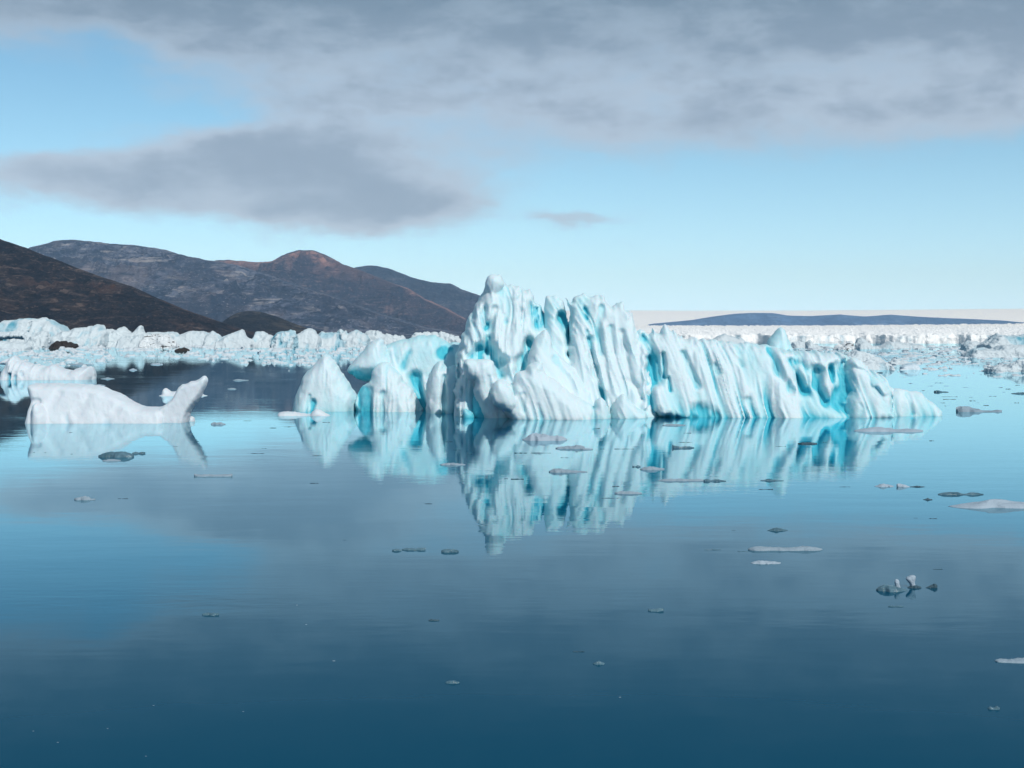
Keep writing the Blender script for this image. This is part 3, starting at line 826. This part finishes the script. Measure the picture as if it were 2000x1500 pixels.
d4 = wd(811)
ice_mass('floe', 'flat white floe with a low cone before the pyramid', 'floe', [
  Piece([(541, 830), (542, 808), (550, 804), (565, 803), (582, 805), (596, 808), (640, 812), (643, 830)], d4, .9, .6, .1, 0, ()),
  Piece([(600, 830), (608, 806), (618, 799), (626, 801), (634, 806), (646, 812), (646, 830)], d4 - .3, .6, .6, .1, 0, ())], 0.06, ICE_WHITE, seed=33, k=.2, rough=.04)

# ------------------------------------------------------------------ distant line of bergs
def far(label, pts, d, T, mat=None, vox=None, seed=1, flute=0.7, blue=0.0, name='iceberg', category='iceberg', group=None, extra=(), grooves=()):
    pxm = d / FPX
    wpx = max(p[0] for p in pts) - min(p[0] for p in pts)
    Rr = max(1.2 * pxm, min(0.10 * wpx, 4.5) * pxm)
    ps = [Piece(pts, d, T * .6, Rr, 0.55, 0.25, grooves, flute, 0.3 - 0.9 * ((seed * 37) % 10) / 10.0, 0.10 + 0.03 * (seed % 7), blue, sm=0)]
    for e in extra:
        ps.append(Piece(e, d - T * 0.8, T * 0.7, Rr, 0.3, 0.1, (), flute * .7, -0.2, 0.2, blue, sm=1))
    return ice_mass(name, label, category, ps, vox or pxm * 1.15, mat or ICE_FAR, seed=seed, k=pxm * 1.5, smooth=1, rough=pxm * (2.5 + (seed % 5)), rsc=(0.035 + 0.012 * (seed % 4)) / pxm, group=group, conc=0.12, zmin=-2.0, crag=True)

G1 = 'icebergs in the far line before the hills'
G2 = 'icebergs before the glacier front'
far('big blue slab iceberg beneath the brown hill at left edge', [(-90, 690), (-80, 640), (-20, 632), (3, 631), (12, 625), (35, 625), (60, 624), (72, 625), (80, 623), (90, 622.5), (100, 627), (115, 636), (127, 648), (130, 690)], 700, 12, seed=101, blue=0.25, group=G1, grooves=[([(67, 630), (67, 650)], 5, 3, .5)])
far('low white ice shelf with a dark hollow under it at left edge', [(-60, 690), (-55, 655), (0, 650), (40, 648), (76, 652), (80, 672), (70, 690), (56, 690), (52, 668), (48, 660), (20, 660), (-4, 663), (-10, 690)], 660, 7, seed=102, group=G1)
far('pale leaning ice wedge beside the black rock', [(48, 690), (54, 668), (63, 660), (72, 652), (84, 649), (91, 655), (93, 668), (92, 690)], 610, 4, seed=103, group=G1)
far('broad crumbled iceberg right of the blue slab', [(86, 690), (95, 664), (125, 651), (140, 645), (150, 641), (175, 638.5), (188, 637), (196, 641), (205, 650), (208, 690)], 640, 9, seed=104, group=G1, extra=[[(125, 690), (140, 665), (150, 660), (165, 668), (175, 690)]])
far('low white bank of ice at the left edge before the shelf', [(-60, 700), (-50, 668), (0, 665), (10, 668), (30, 667), (48, 671), (58, 678), (62, 700)], wd(685), 4, mat=ICE_FAR, seed=105, group=G1, blue=-.3)
far('tiny white ice cone beside the low bank', [(64, 695), (67, 680), (70, 676), (74, 680), (80, 695)], wd(683), 1.2, seed=106, group=G1, blue=-.3)
far('spiky white iceberg with three horns under the brown hill', [(196, 690), (200, 649), (208, 645), (215, 643), (222, 650), (230, 645), (237, 640), (244, 648), (258, 651), (266, 645), (272, 639), (279, 648), (288, 656), (292, 690)], 650, 6, seed=107, group=G1, blue=-.25)
far('twin white ice cones in front of the horned iceberg', [(226, 695), (234, 664), (240, 658), (250, 664), (258, 668), (268, 656), (275, 652), (282, 664), (290, 695)], 600, 4, seed=108, group=G1, blue=-.2)
far('dirt streaked iceberg with black curved bands', [(270, 690), (280, 660), (300, 655), (325, 657), (340, 668), (347, 690)], 590, 4, mat=ICE_DIRTY, seed=109, group=G1)
far('long pale iceberg behind the dirt streaked one', [(280, 690), (286, 649), (310, 648), (340, 650), (350, 655), (370, 648), (395, 647), (410, 652), (412, 690)], 680, 8, seed=110, group=G1)
far('pale blue iceberg with a leaning horn behind the black rock', [(400, 690), (404, 656), (414, 647), (420, 654), (432, 660), (446, 655), (452, 690)], 640, 5, seed=111, group=G1, blue=.15)
far('rounded white iceberg with broad foot beside the leaning horn', [(415, 695), (425, 668), (440, 660), (452, 652), (460, 648), (475, 646), (480, 655), (488, 664), (497, 672), (500, 695)], 610, 6, seed=112, group=G1)
far('peaked pale iceberg left of the smooth blue one', [(486, 695), (496, 658), (505, 648), (513, 647), (521, 653), (532, 657), (540, 695)], 620, 5, seed=113, group=G1, blue=.1)
far('smooth blue iceberg block with a steep left face', [(532, 695), (535, 662), (545, 650), (560, 647), (570, 648), (576, 655), (580, 695)], wd(681), 5, seed=114, group=G1, blue=.35, grooves=[([(538, 660), (537, 682)], 7, 2.5, .6), ([(552, 665), (553, 672)], 6, 1, .3)])
far('tallest pale iceberg of the far line below the small hill', [(570, 695), (575, 657), (588, 649), (595, 644), (605, 641.5), (614, 646), (620, 655), (628, 695)], wd(680.5), 5, seed=115, group=G1, blue=.15)
far('sloping pale iceberg next to the tallest far one', [(616, 695), (620, 657), (628, 648), (640, 650), (655, 650), (661, 660), (671, 673), (682, 695)], wd(680), 5, seed=116, group=G1, blue=.2)
far('forked iceberg with a blue cleft left of the big iceberg', [(655, 695), (657, 652), (666, 643), (670, 650), (676, 645.5), (680, 653), (690, 648), (705, 648), (716, 655), (722, 695)], 640, 5, seed=117, group=G1, blue=.2, grooves=[([(661, 652), (668, 668)], 5, 2.5, .9)])
far('thin bright ice bank under the reddish mountain', [(705, 680), (718, 650), (726, 647), (738, 648), (760, 653), (785, 658), (795, 680)], 860, 7, seed=118, group=G1, blue=-.4)
far('low white ice bank left of the ice tower', [(795, 680), (810, 655), (835, 652), (862, 653), (890, 658), (910, 680)], 900, 7, seed=119, group=G1, blue=-.4)
far('pale rounded iceberg showing over the right wall crest', [(1370, 690), (1392, 664), (1405, 656), (1418, 652), (1432, 655), (1448, 664), (1470, 690)], 640, 6, seed=120, group=G2, blue=.15)
far('white iceberg behind the crest right of the pyramid', [(1540, 700), (1548, 670), (1562, 668), (1580, 676), (1590, 700)], 600, 4, seed=121, group=G2, blue=-.2)
far('small angular blue white iceberg left of the dirty one', [(1568, 700), (1576, 672), (1580, 667), (1592, 672), (1606, 680), (1616, 700)], 560, 3, seed=122, group=G2, blue=.1)
far('black and white dirt covered iceberg before the glacier', [(1628, 700), (1632, 680), (1638, 673), (1646, 676), (1652, 670), (1661, 669), (1667, 676), (1668, 700)], 540, 3, mat=ICE_DIRTY, seed=123, group=G2)
far('peaked white iceberg right of the dirty one', [(1664, 700), (1672, 676), (1680, 664), (1685, 660.5), (1692, 668), (1697, 678), (1716, 684), (1722, 700)], 560, 4, seed=124, group=G2, blue=-.1)
far('long low pale iceberg below the glacier front', [(1700, 700), (1715, 679), (1735, 668), (1760, 670), (1790, 673), (1812, 682), (1830, 700)], 590, 6, seed=125, group=G2)
far('big pale slab iceberg with a horn at right edge', [(1915, 705), (1922, 674), (1938, 662), (1951, 650.5), (1956, 655), (1975, 658), (2000, 657), (2050, 662), (2100, 675), (2110, 705)], 480, 8, seed=126, blue=.1, group=G2)
far('low pale iceberg left of the horned slab', [(1875, 700), (1883, 673), (1893, 667), (1906, 669), (1926, 676), (1940, 700)], 520, 5, seed=127, blue=.15, group=G2)
far('crumbling white iceberg before the horned slab', [(1880, 715), (1888, 694), (1900, 684), (1925, 682), (1945, 684), (1955, 677), (1985, 675), (2050, 678), (2090, 715)], wd(698), 6, seed=128, group=G2, blue=.0)
far('white ice block at right edge before the crumbling iceberg', [(1926, 740), (1932, 719), (1945, 717), (1962, 718), (1972, 713), (1984, 707), (2000, 704), (2040, 706), (2060, 740)], wd(726), 3, seed=129, group=G2, blue=.0)
far('small grey humped ice block in the right hand brash', [(1756, 735), (1759, 717), (1766, 713), (1780, 710), (1790, 711), (1794, 719), (1795, 735)], wd(722), 1.6, mat=ICE_GREY, seed=130, name='bergy_bit', category='ice block', blue=.4)
far('pale ice block with a knob left of the grey hump', [(1733, 730), (1736, 708), (1743, 706), (1748, 699), (1754, 704), (1770, 708), (1790, 711), (1792, 730)], wd(712), 1.8, seed=131, name='bergy_bit', category='ice block')
far('white rough ice bank just behind the big iceberg tip', [(1670, 745), (1680, 712), (1695, 705), (1710, 708), (1728, 705), (1740, 716), (1742, 745)], wd(722), 3, seed=132, name='bergy_bit', category='ice block', blue=-.2)
far('white rounded ice bank behind the crest lobes', [(1640, 730), (1650, 700), (1670, 686), (1690, 690), (1715, 700), (1735, 730)], wd(712), 3, seed=133, name='bergy_bit', category='ice block', blue=-.2)
far('black rock strewn ice ridge in front of crumbled iceberg', [(98, 700), (100, 677), (108, 671), (120, 669), (134, 672), (148, 676.5), (158, 700)], 585, 3, mat=DIRT, seed=134, name='dirt_ice', category='dirty ice', flute=.4)
far('black lump of dirty ice before the dirt streaked iceberg', [(340, 710), (342, 685), (350, 681), (358, 680), (365, 683), (368, 685), (370, 710)], wd(686), 2, mat=DIRT, seed=135, name='dirt_ice', category='dirty ice', flute=.3)

# ------------------------------------------------------------------ floating pieces
def floe_mesh(prof, depth, seed, res=26, rows=10, tilt=0.0):
    """floe from a side profile: list of (u in 0..1, height) closed to the waterline; depth in metres across"""
    rng = np.random.RandomState(seed)
    pu = np.array([p[0] for p in prof]); ph = np.array([p[1] for p in prof])
    w = pu[-1] - pu[0]
    U = np.linspace(0, 1, res)
    hgt = np.interp(pu[0] + U * w, pu, ph)
    V = np.linspace(-1, 1, rows)
    UU, VV = np.meshgrid(U, V)
    edge = np.clip(1 - np.abs(2 * UU - 1) ** 3.0, 0.0, 1) ** 0.5
    wob = 1 + 0.7 * (vnoise(UU * 5, 0.3 + np.sign(VV), 0.7, seed) - .5) + 0.5 * (vnoise(UU * 11, VV * .3, 0.2, seed + 1) - .5)
    y = VV * 0.5 * depth * edge * wob
    x = pu[0] + UU * w
    rnd = np.clip(1 - np.abs(VV) ** 2.2, 0, 1) ** 0.7
    n = 0.75 + 0.9 * (ridged(UU * 5, VV * 1.6, .1, seed + 2, 3) - .35)
    z = hgt[None, :] * rnd * n + tilt * VV * hgt.max() * rnd - 0.03 * (1 - rnd)
    P = np.stack([x, y, z], -1).reshape(-1, 3)
    Pb = P.copy(); Pb[:, 2] = -0.06 - 0.12 * hgt.max()
    N = len(P)
    i = (np.arange(rows - 1)[:, None] * res + np.arange(res - 1)[None, :]).ravel()
    top = np.stack([i, i + 1, i + res + 1, i + res], 1)
    bot = top[:, ::-1] + N
    ring = list(range(res)) + [r * res + res - 1 for r in range(1, rows)] + [(rows - 1) * res + c for c in range(res - 2, -1, -1)] + [r * res for r in range(rows - 2, 0, -1)]
    ring = np.array(ring); nxt = np.roll(ring, -1)
    side = np.stack([ring, ring + N, nxt + N, nxt], 1)
    return np.concatenate([P, Pb]), np.concatenate([top, bot, side])

FSEED = [500]
def floe(label, x0, x1, yw, prof, mat, asp=0.6, group=None, name='floe', category='floe', tilt=0.0, depth=None):
    """x0..x1: extent in photo pixels, yw: waterline row, prof: heights in photo pixels along the floe"""
    FSEED[0] += 7
    d = wd(yw)
    s = d / FPX
    w = (x1 - x0) * s
    n = len(prof)
    pr = [((k / (n - 1) - .5) * w, max(hh * 0.66, 0.15) * s) for k, hh in enumerate(prof)]
    P, Q = floe_mesh(pr, depth or w * asp, FSEED[0], res=max(18, min(44, int((x1 - x0) / 2.2))), tilt=tilt)
    cx = wx((x0 + x1) / 2, d)
    blue = np.zeros(len(P))
    o = mesh_np(name, P, Q, mat, {'blue_ice': blue}, smooth=False)
    o.location = (cx, d, 0)
    return tag(o, label, category, group)

FW = ice_material('white_floe_ice_shaded', (0.37, 0.45, 0.52), (0.22, 0.31, 0.39), (0.10, 0.24, 0.31), 0.4, bump=0.5, vary=0.5)  # white ice darkened in colour as if under cloud shade
FT, FB, FS = ICE_TEAL, ICE_BLACK, ICE_FLOE
# pale floes
floe('white double humped floe before the front lump of the iceberg', 1020, 1108, 859, [1, 9, 17, 20, 20, 18, 11, 13, 14, 9, 2], FW, .5)
floe('long flat pale floe below the white tip of the iceberg', 1667, 1803, 842, [1, 5, 9, 10, 11, 9, 5, 5, 7, 5, 3], FW, .35)
floe('grey teal floe with blunt left end right of the iceberg tip', 1867, 1957, 804, [11, 15, 14, 11, 8, 5, 4, 3, 5, 4], FS, .35)
floe('large white floe cut by the right edge of the picture', 1852, 2080, 989, [1, 5, 10, 15, 17, 15, 12, 11, 10, 7, 2], FW, .3)
floe('long grey white floe with a knob, right of centre', 1461, 1606, 1074, [3, 9, 10, 8, 7, 9, 5, 6, 7, 10, 9, 6, 3], FS, .22)
floe('small smooth white floe below the long knobbed floe', 1466, 1525, 1100, [1, 5, 7, 6, 5, 4, 2], FW, .4)
floe('small peaked dark floe above the long knobbed floe', 1499, 1539, 1036, [1, 4, 8, 7, 3, 1], FT, .4)
floe('low dark floe carrying a white upright spur, lower right', 1711, 1772, 1153, [3, 11, 14, 13, 12, 8, 5, 2], FT, .5)
ds_ = wd(1151)
ice_mass('ice_spur', 'curved white ice spur standing on the low dark floe', 'ice spur', [
  Piece([(1745, 1158), (1748, 1146), (1746, 1137), (1748, 1132), (1752, 1131), (1756, 1134), (1757, 1141), (1759, 1149), (1762, 1158)], ds_, .05, .08, .05, 0, (), 0, 0)], 0.016, FW, seed=43, k=.03, rough=.012, rsc=7, zmin=-.15)
floe('dark ice base beneath the white fin, lower right', 1772, 1800, 1148, [1, 5, 7, 6, 2], FB, .6)
dd_ = wd(1147)
ice_mass('ice_fin', 'white flared ice fin on a dark base, lower right', 'ice fin', [
  Piece([(1776, 1152), (1778, 1142), (1769, 1131), (1770, 1127), (1780, 1122), (1788, 1124), (1789, 1128), (1786, 1138), (1792, 1152)], dd_, .07, .08, .05, 0, (), 0, 0)], 0.02, FW, seed=41, k=.04, rough=.01, rsc=6, zmin=-.2)
floe('dark triangular ice shard rightmost of the lower right cluster', 1808, 1831, 1148, [1, 4, 8, 12, 7], FB, .35)
floe('thin curved dark floe below the white spur', 1735, 1766, 1185, [2, 3, 2, 2, 3, 1], FT, .4)
floe('row of dark grey ice near the right edge, end to end', 1832, 1921, 966, [2, 6, 7, 6, 6, 3, 5, 6, 4, 2], FT, .18)
floe('white spade shaped floe left of its wedge twin', 1708, 1746, 950, [1, 3, 9, 6, 4, 1], FW, .5)
floe('white wedge floe right of the spade shaped one', 1751, 1777, 951, [9, 9, 7, 4, 1], FW, .5)
floe('thin dark sliver trailing from the white wedge floe', 1777, 1806, 951, [1, 2, 3, 2, 1], FB, .25)
floe('dark jagged teal floe below the whale shaped iceberg', 192, 262, 892, [4, 9, 12, 15, 12, 14, 13, 10, 5], FT, .45)
floe('small dark teal fishtail floe beside the jagged teal floe', 258, 284, 886, [2, 5, 3, 5, 4], FT, .5)
floe('flat grey oval floe under the jagged teal floe', 200, 236, 900, [2, 4, 5, 4, 2], FS, .5)
floe('low pale trough shaped floe below the whale tail', 379, 454, 930, [7, 5, 6, 5, 4, 4, 5, 5, 8], FS, .3)
floe('little white floe with a dark left end, left of centre', 145, 186, 976, [3, 6, 9, 10, 8, 3, 3], FS, .4)
floe('short grey floe, leftmost of three below the mirrored tower', 766, 784, 1076, [3, 6, 5, 2], FT, .4)
floe('long thin grey floe, middle of three left of mirrored tower', 785, 831, 1074, [2, 5, 5, 5, 6, 5], FT, .3)
floe('stubby dark grey floe right under the mirrored tower top', 862, 896, 1078, [5, 8, 8, 8, 7, 4], FT, .45)
floe('pale lens floe at the left of the mirrored iceberg', 860, 909, 908, [2, 5, 6, 5, 3, 2], FS, .3)
floe('pale grey tapering floe in the mirrored front lump', 1072, 1147, 922, [3, 9, 9, 7, 5, 4, 3, 2], FS, .35)
floe('grey pencil shaped floe in the mirrored fins', 1200, 1254, 964, [3, 6, 6, 6, 6, 5, 3], FS, .3)
floe('pale oval floe beside a dark bow tie sliver', 1250, 1298, 917, [2, 7, 9, 7, 4, 3], FS, .4)
floe('dark bow tie sliver left of the pale oval floe', 1235, 1251, 912, [4, 1, 5, 3], FT, .4)
floe('long flat grey floe in the mirrored right wall', 1285, 1375, 939, [1, 4, 6, 5, 5, 6, 5, 4, 5, 3], FS, .2)
floe('dark ragged tail of ice right of the long flat floe', 1374, 1418, 940, [4, 6, 3, 5, 5, 3, 2], FT, .3)
floe('grey lumpy floe row below the double humped floe', 1085, 1142, 876, [2, 5, 6, 7, 8, 10, 9, 5], FS, .3)
floe('thin grey floe touching the lumpy floe row', 1134, 1158, 878, [3, 4, 3, 2], FS, .4)
floe('thin pale floe just under the right wall of the iceberg', 1294, 1339, 831, [2, 3, 4, 4, 3, 2], FS, .35)
floe('dark knobbed floe below the thin dark sliver, right of centre', 1313, 1356, 875, [9, 5, 4, 5, 4, 3], FT, .3)
floe('dark spindle floe in the mirrored blue flutes', 1558, 1596, 867, [2, 4, 5, 4, 3], FB, .35)
floe('grey ragged floe right of the whale tail waterline', 412, 441, 829, [3, 6, 5, 6, 4, 1], FS, .5)
floe('dark winged floe with pale centre, right of centre', 1485, 1531, 939, [1, 2, 5, 4, 2, 2, 1], FT, .3)
floe('small dark cross shaped splinter near the spade floe', 1803, 1821, 976, [1, 2, 6, 2, 2], FB, .4)
floe('dark hollow floe alone in the lower left water', 395, 428, 1201, [3, 6, 5, 6, 5], FT, .45)
floe('dark ragged floe alone right of centre in open water', 1266, 1296, 1193, [4, 5, 5, 7, 6], FT, .5)
floe('small black bent sliver alone below the mirrored tower', 837, 858, 1212, [2, 4, 3, 3, 2], FB, .35)
floe('chain of dark crumbs near the lower centre', 1118, 1141, 1273, [1, 2, 1, 2, 2], FB, .25)
floe('dark pointed floe below the chain of crumbs', 1158, 1181, 1297, [2, 5, 9, 5, 3], FT, .5)
floe('dark turtle shaped floe near the bottom centre', 870, 898, 1334, [2, 6, 7, 5, 3], FT, .5)
floe('dark broken floe near the lower right corner', 1930, 1952, 1385, [6, 6, 3, 8, 7], FT, .6)
floe('grey streaked floe cut by the right edge, low down', 1944, 2030, 1292, [4, 7, 6, 6, 9, 9, 6, 3], FS, .35)
floe('small pale dark floe at upper right by the right edge', 1975, 2020, 769, [1, 3, 4, 5, 4], FT, .3)
floe('grey fish shaped floe in the upper right water', 1824, 1853, 766, [4, 5, 3, 2, 1], FT, .35)
floe('flat white floe with cap behind the ragged left iceberg', 132, 184, 713, [1, 2, 4, 7, 3, 2, 1], FS, .3)
floe('pale floe in the dark mirrored hill, right of it', 196, 224, 740, [1, 2, 4, 2, 1], FS, .4)
floe('pale flat floe touching the right end of the ragged iceberg', 182, 206, 753, [1, 3, 4, 2, 1], FS, .4)
floe('flat pale floe pair in the mirrored brown hill', 455, 486, 743, [1, 3, 4, 2, 2, 1], FS, .35)
floe('tiny pale floe near the mirrored mountain, left of pyramid', 444, 462, 760, [1, 3, 3, 1], FS, .5)
floe('white diamond shaped floe in the dark mirrored hill', 252, 268, 723, [1, 3, 5, 3, 1], FW, .5)
floe('flat white floe beside the diamond shaped one', 294, 318, 712, [2, 4, 4, 2], FW, .5)

# dark slivers that nothing tells apart: shared labels per patch of water
slv = {
 'tiny dark ice sliver floating in the mirrored iceberg': ('slivers in the mirrored iceberg', [(1200, 1238, 877, 3), (1325, 1353, 864, 2), (1005, 1030, 885, 4), (1037, 1076, 885, 3), (1095, 1111, 894, 2), (985, 992, 935, 4), (998, 1023, 936, 4), (1196, 1210, 950, 4), (1175, 1208, 973, 4),
      (1607, 1616, 864, 2), (1160, 1172, 837, 2), (870, 884, 863, 2), (885, 900, 879, 2), (912, 925, 887, 2), (1170, 1181, 877, 2), (1045, 1058, 888, 1.5), (1640, 1660, 951, 2), (1335, 1350, 846, 2), (1482, 1510, 956, 3.5), (1515, 1535, 872, 2), (815, 822, 873, 2), (630, 645, 825, 2)]),
 'tiny dark ice sliver floating in the left open water': ('slivers in the left open water', [(231, 236, 974, 3), (239, 250, 974, 3), (490, 516, 886, 2), (605, 622, 944, 3), (512, 520, 876, 2), (527, 540, 836, 3), (556, 568, 834, 2), (64, 68, 884, 2), (86, 90, 884, 2), (138, 142, 887, 2), (402, 408, 974, 1.5), (338, 348, 872, 2), (135, 142, 845, 2), (476, 492, 822, 2), (610, 628, 890, 2)]),
 'tiny black ice sliver floating in the open water below': ('slivers in the lower water', [(829, 844, 984, 3), (1375, 1408, 1074, 3), (1440, 1461, 1077, 3), (1822, 1841, 1112, 3), (1815, 1830, 1013, 3), (1785, 1792, 1012, 2), (670, 676, 1055, 2), (1430, 1436, 1036, 2), (1815, 1824, 861, 3), (1290, 1292, 1166, 2), (1500, 1506, 947, 2)]),
 'tiny dark ice sliver on pale water beyond the iceberg tip': ('slivers right of the iceberg', [(1838, 1870, 775, 2), (1842, 1868, 780, 3), (1836, 1846, 787, 2.5), (1798, 1806, 763, 2), (1812, 1822, 754, 1.5), (1826, 1842, 748, 2), (1844, 1852, 754, 2), (1880, 1890, 757, 1.5), (1893, 1905, 783, 2.5), (1921, 1931, 792, 2.5), (1893, 1900, 776, 2), (1950, 1958, 757, 2), (1964, 1974, 760, 3), (1931, 1946, 774, 2), (1981, 1991, 787, 2.5), (1983, 1992, 753, 2), (1774, 1784, 749, 2), (1845, 1848, 793, 2), (1908, 1912, 787, 1.5), (1958, 1964, 766, 1.5)]),
}
for lab, (grp, lst) in slv.items():
    for (a, b_, yw, hh) in lst:
        rr_ = random.Random(a * 31 + yw)
        floe(lab, a, b_, yw, [hh * .55 * rr_.uniform(.1, 1) for _ in range(7)], FB if rr_.random() < .7 else FT, rr_.uniform(.15, .35), group=grp, name='ice_sliver', category='ice sliver')
# pale crumbs near the camera
for (a, yw) in [(65, 1428), (113, 1450), (210, 1423), (285, 1477), (300, 1378), (475, 1390), (652, 1291), (580, 1182), (598, 1220), (1211, 1362)]:
    s_ = 1.7 + (a * 7 % 5) * .25
    floe('tiny white ice crumb adrift in the dark near water', a - s_, a + s_, yw, [s_ * .3, s_ * .5, s_ * .3], FS, .9, group='ice crumbs in the near water', name='ice_crumb', category='ice crumb')

# ------------------------------------------------------------------ brash ice in the middle distance
BRASH = ice_material('brash_floe_ice', (0.60, 0.66, 0.70), (0.32, 0.44, 0.51), (0.06, 0.18, 0.24), 2.0, bump=0.4, bias=0.05, vary=1.2)
rng = random.Random(77)
protos = []
for v in range(10):
    nn = rng.choice([7, 8, 9])
    prof = [0.02] + [rng.uniform(0.03, 0.16) * (1.6 if rng.random() < .15 else 1) for _ in range(nn - 2)] + [0.02]
    pr = [((k / (nn - 1) - .5), p) for k, p in enumerate(prof)]
    P, Q = floe_mesh(pr, rng.uniform(.5, .9), 900 + v * 11, res=9, rows=5)
    me_o = mesh_np('floe', P, Q, BRASH, {'blue_ice': np.full(len(P), -.1)})
    protos.append(me_o.data)
    bpy.data.objects.remove(me_o)

def brash_density(px, py):
    """how closely the brash is packed at a photo place (0..1)"""
    n = float(fbm(np.array([px / 90.0]), np.array([py / 9.0]), 0.2, 301, 3)[0])
    if px < 1000:
        edge = 704 + 10 * math.sin(px / 70.0) + (6 if px > 560 else 0)
        base = 1.0 - sstep(np.array([py]), edge - 18, edge + 10)[0]
    else:
        edge = 730
        base = 1.25 - 1.2 * sstep(np.array([py]), edge - 34, edge + 16)[0]
    return max(0.0, base * (0.30 + 1.7 * (n - 0.25)))

cands = []
tries = 0
while len(cands) < 6800 and tries < 80000:
    tries += 1
    px = rng.uniform(-260, 2260)
    py = 677 + 66 * rng.random() ** 1.5
    if rng.random() > brash_density(px, py):
        continue
    d = wd(py)
    wpx = (2.5 + 22 * rng.random() ** 4.0) * (1.0 if rng.random() > .03 else 1.7)
    cands.append((wpx, px, py, d, rng.randrange(10), rng.uniform(0, 6.28)))
vis = sorted([c for c in cands if 0 < c[1] < 2000 and not (690 < c[1] < 1650)], key=lambda c: -c[0])[:280]
chosen = set(map(id, vis))
for c in vis:
    wpx, px, py, d, v, rot = c
    o = bpy.data.objects.new('floe', protos[v])
    s = wpx * d / FPX
    o.location = (wx(px, d), d, 0.0)
    o.scale = (s, s, s * (0.9 + 1.0 * ((v * 37 % 10) / 10)) * (1.0 if px < 1000 else 0.6))
    o.rotation_euler = (0, 0, rot * 0.12)
    col.objects.link(o)
    if px < 1000:
        tag(o, 'pale floe in the brash ice before the far icebergs', 'floe', 'brash floes on the left')
    else:
        tag(o, 'pale floe in the brash ice before the glacier', 'floe', 'brash floes on the right')
# the small rest: countless fragments as one body of geometry
VP, VQ, off = [], [], 0
tmpl = []
for v in range(6):
    n = 7
    a = np.sort(np.random.RandomState(v + 5).uniform(0, 2 * np.pi, n))
    r = np.random.RandomState(v + 50).uniform(.32, .55, n)
    ring = np.stack([np.cos(a) * r, np.sin(a) * r * .7, np.zeros(n) - .02], 1)
    hi_ = ring * [.72, .72, 1]; hi_[:, 2] = np.random.RandomState(v + 90).uniform(.03, .12, n)
    ctr = np.array([[0, 0, hi_[:, 2].max() * 1.15]])
    PP = np.concatenate([ring, hi_, ctr])
    fs = []
    for i in range(n):
        j = (i + 1) % n
        fs += [(i, j, n + j), (i, n + j, n + i), (n + i, n + j, 2 * n)]
    tmpl.append((PP, np.array(fs)))
for c in cands:
    if id(c) in chosen:
        continue
    wpx, px, py, d, v, rot = c
    PP, fs = tmpl[v % 6]
    s = wpx * d / FPX
    cr, sr = math.cos(rot), math.sin(rot)
    x = PP[:, 0] * cr - PP[:, 1] * sr; y = PP[:, 0] * sr + PP[:, 1] * cr
    VP.append(np.stack([x * s + wx(px, d), y * s * 1.6 + d, PP[:, 2] * s * (1.1 if px > 1000 else 2.0)], 1))
    VQ.append(fs + off)
    off += len(PP)
VP = np.concatenate(VP); VQ = np.concatenate(VQ)
br = mesh_np('brash_ice', VP, VQ, BRASH, {'blue_ice': np.full(len(VP), -.1)}, smooth=False)
tag(br, 'countless small ice fragments packed on the far water', 'brash ice', kind='stuff')

# ================================================================== haze
def haze():
    m = bpy.data.materials.new('fjord_air')
    m.use_nodes = True
    t = m.node_tree
    t.nodes.clear()
    out = t.nodes.new('ShaderNodeOutputMaterial')
    pv = t.nodes.new('ShaderNodeVolumePrincipled')
    pv.inputs['Color'].default_value = (0.40, 0.66, 1.0, 1)
    pv.inputs['Anisotropy'].default_value = -0.38
    pv.inputs['Absorption Color'].default_value = (1, 1, 1, 1)
    pv.inputs['Density'].default_value = 6.0e-5
    t.links.new(pv.outputs[0], out.inputs['Volume'])
    x, y0, y1, z0, z1 = 10500, -900, 11200, -4.0, 560.0
    P = [(-x, y0, z0), (x, y0, z0), (x, y1, z0), (-x, y1, z0), (-x, y0, z1), (x, y0, z1), (x, y1, z1), (-x, y1, z1)]
    Q = [(0, 3, 2, 1), (4, 5, 6, 7), (0, 1, 5, 4), (1, 2, 6, 5), (2, 3, 7, 6), (3, 0, 4, 7)]
    o = mesh_np('haze', np.array(P, float), np.array(Q), m, smooth=False)
    tag(o, 'thin blue haze over the fjord', kind='stuff')
haze()
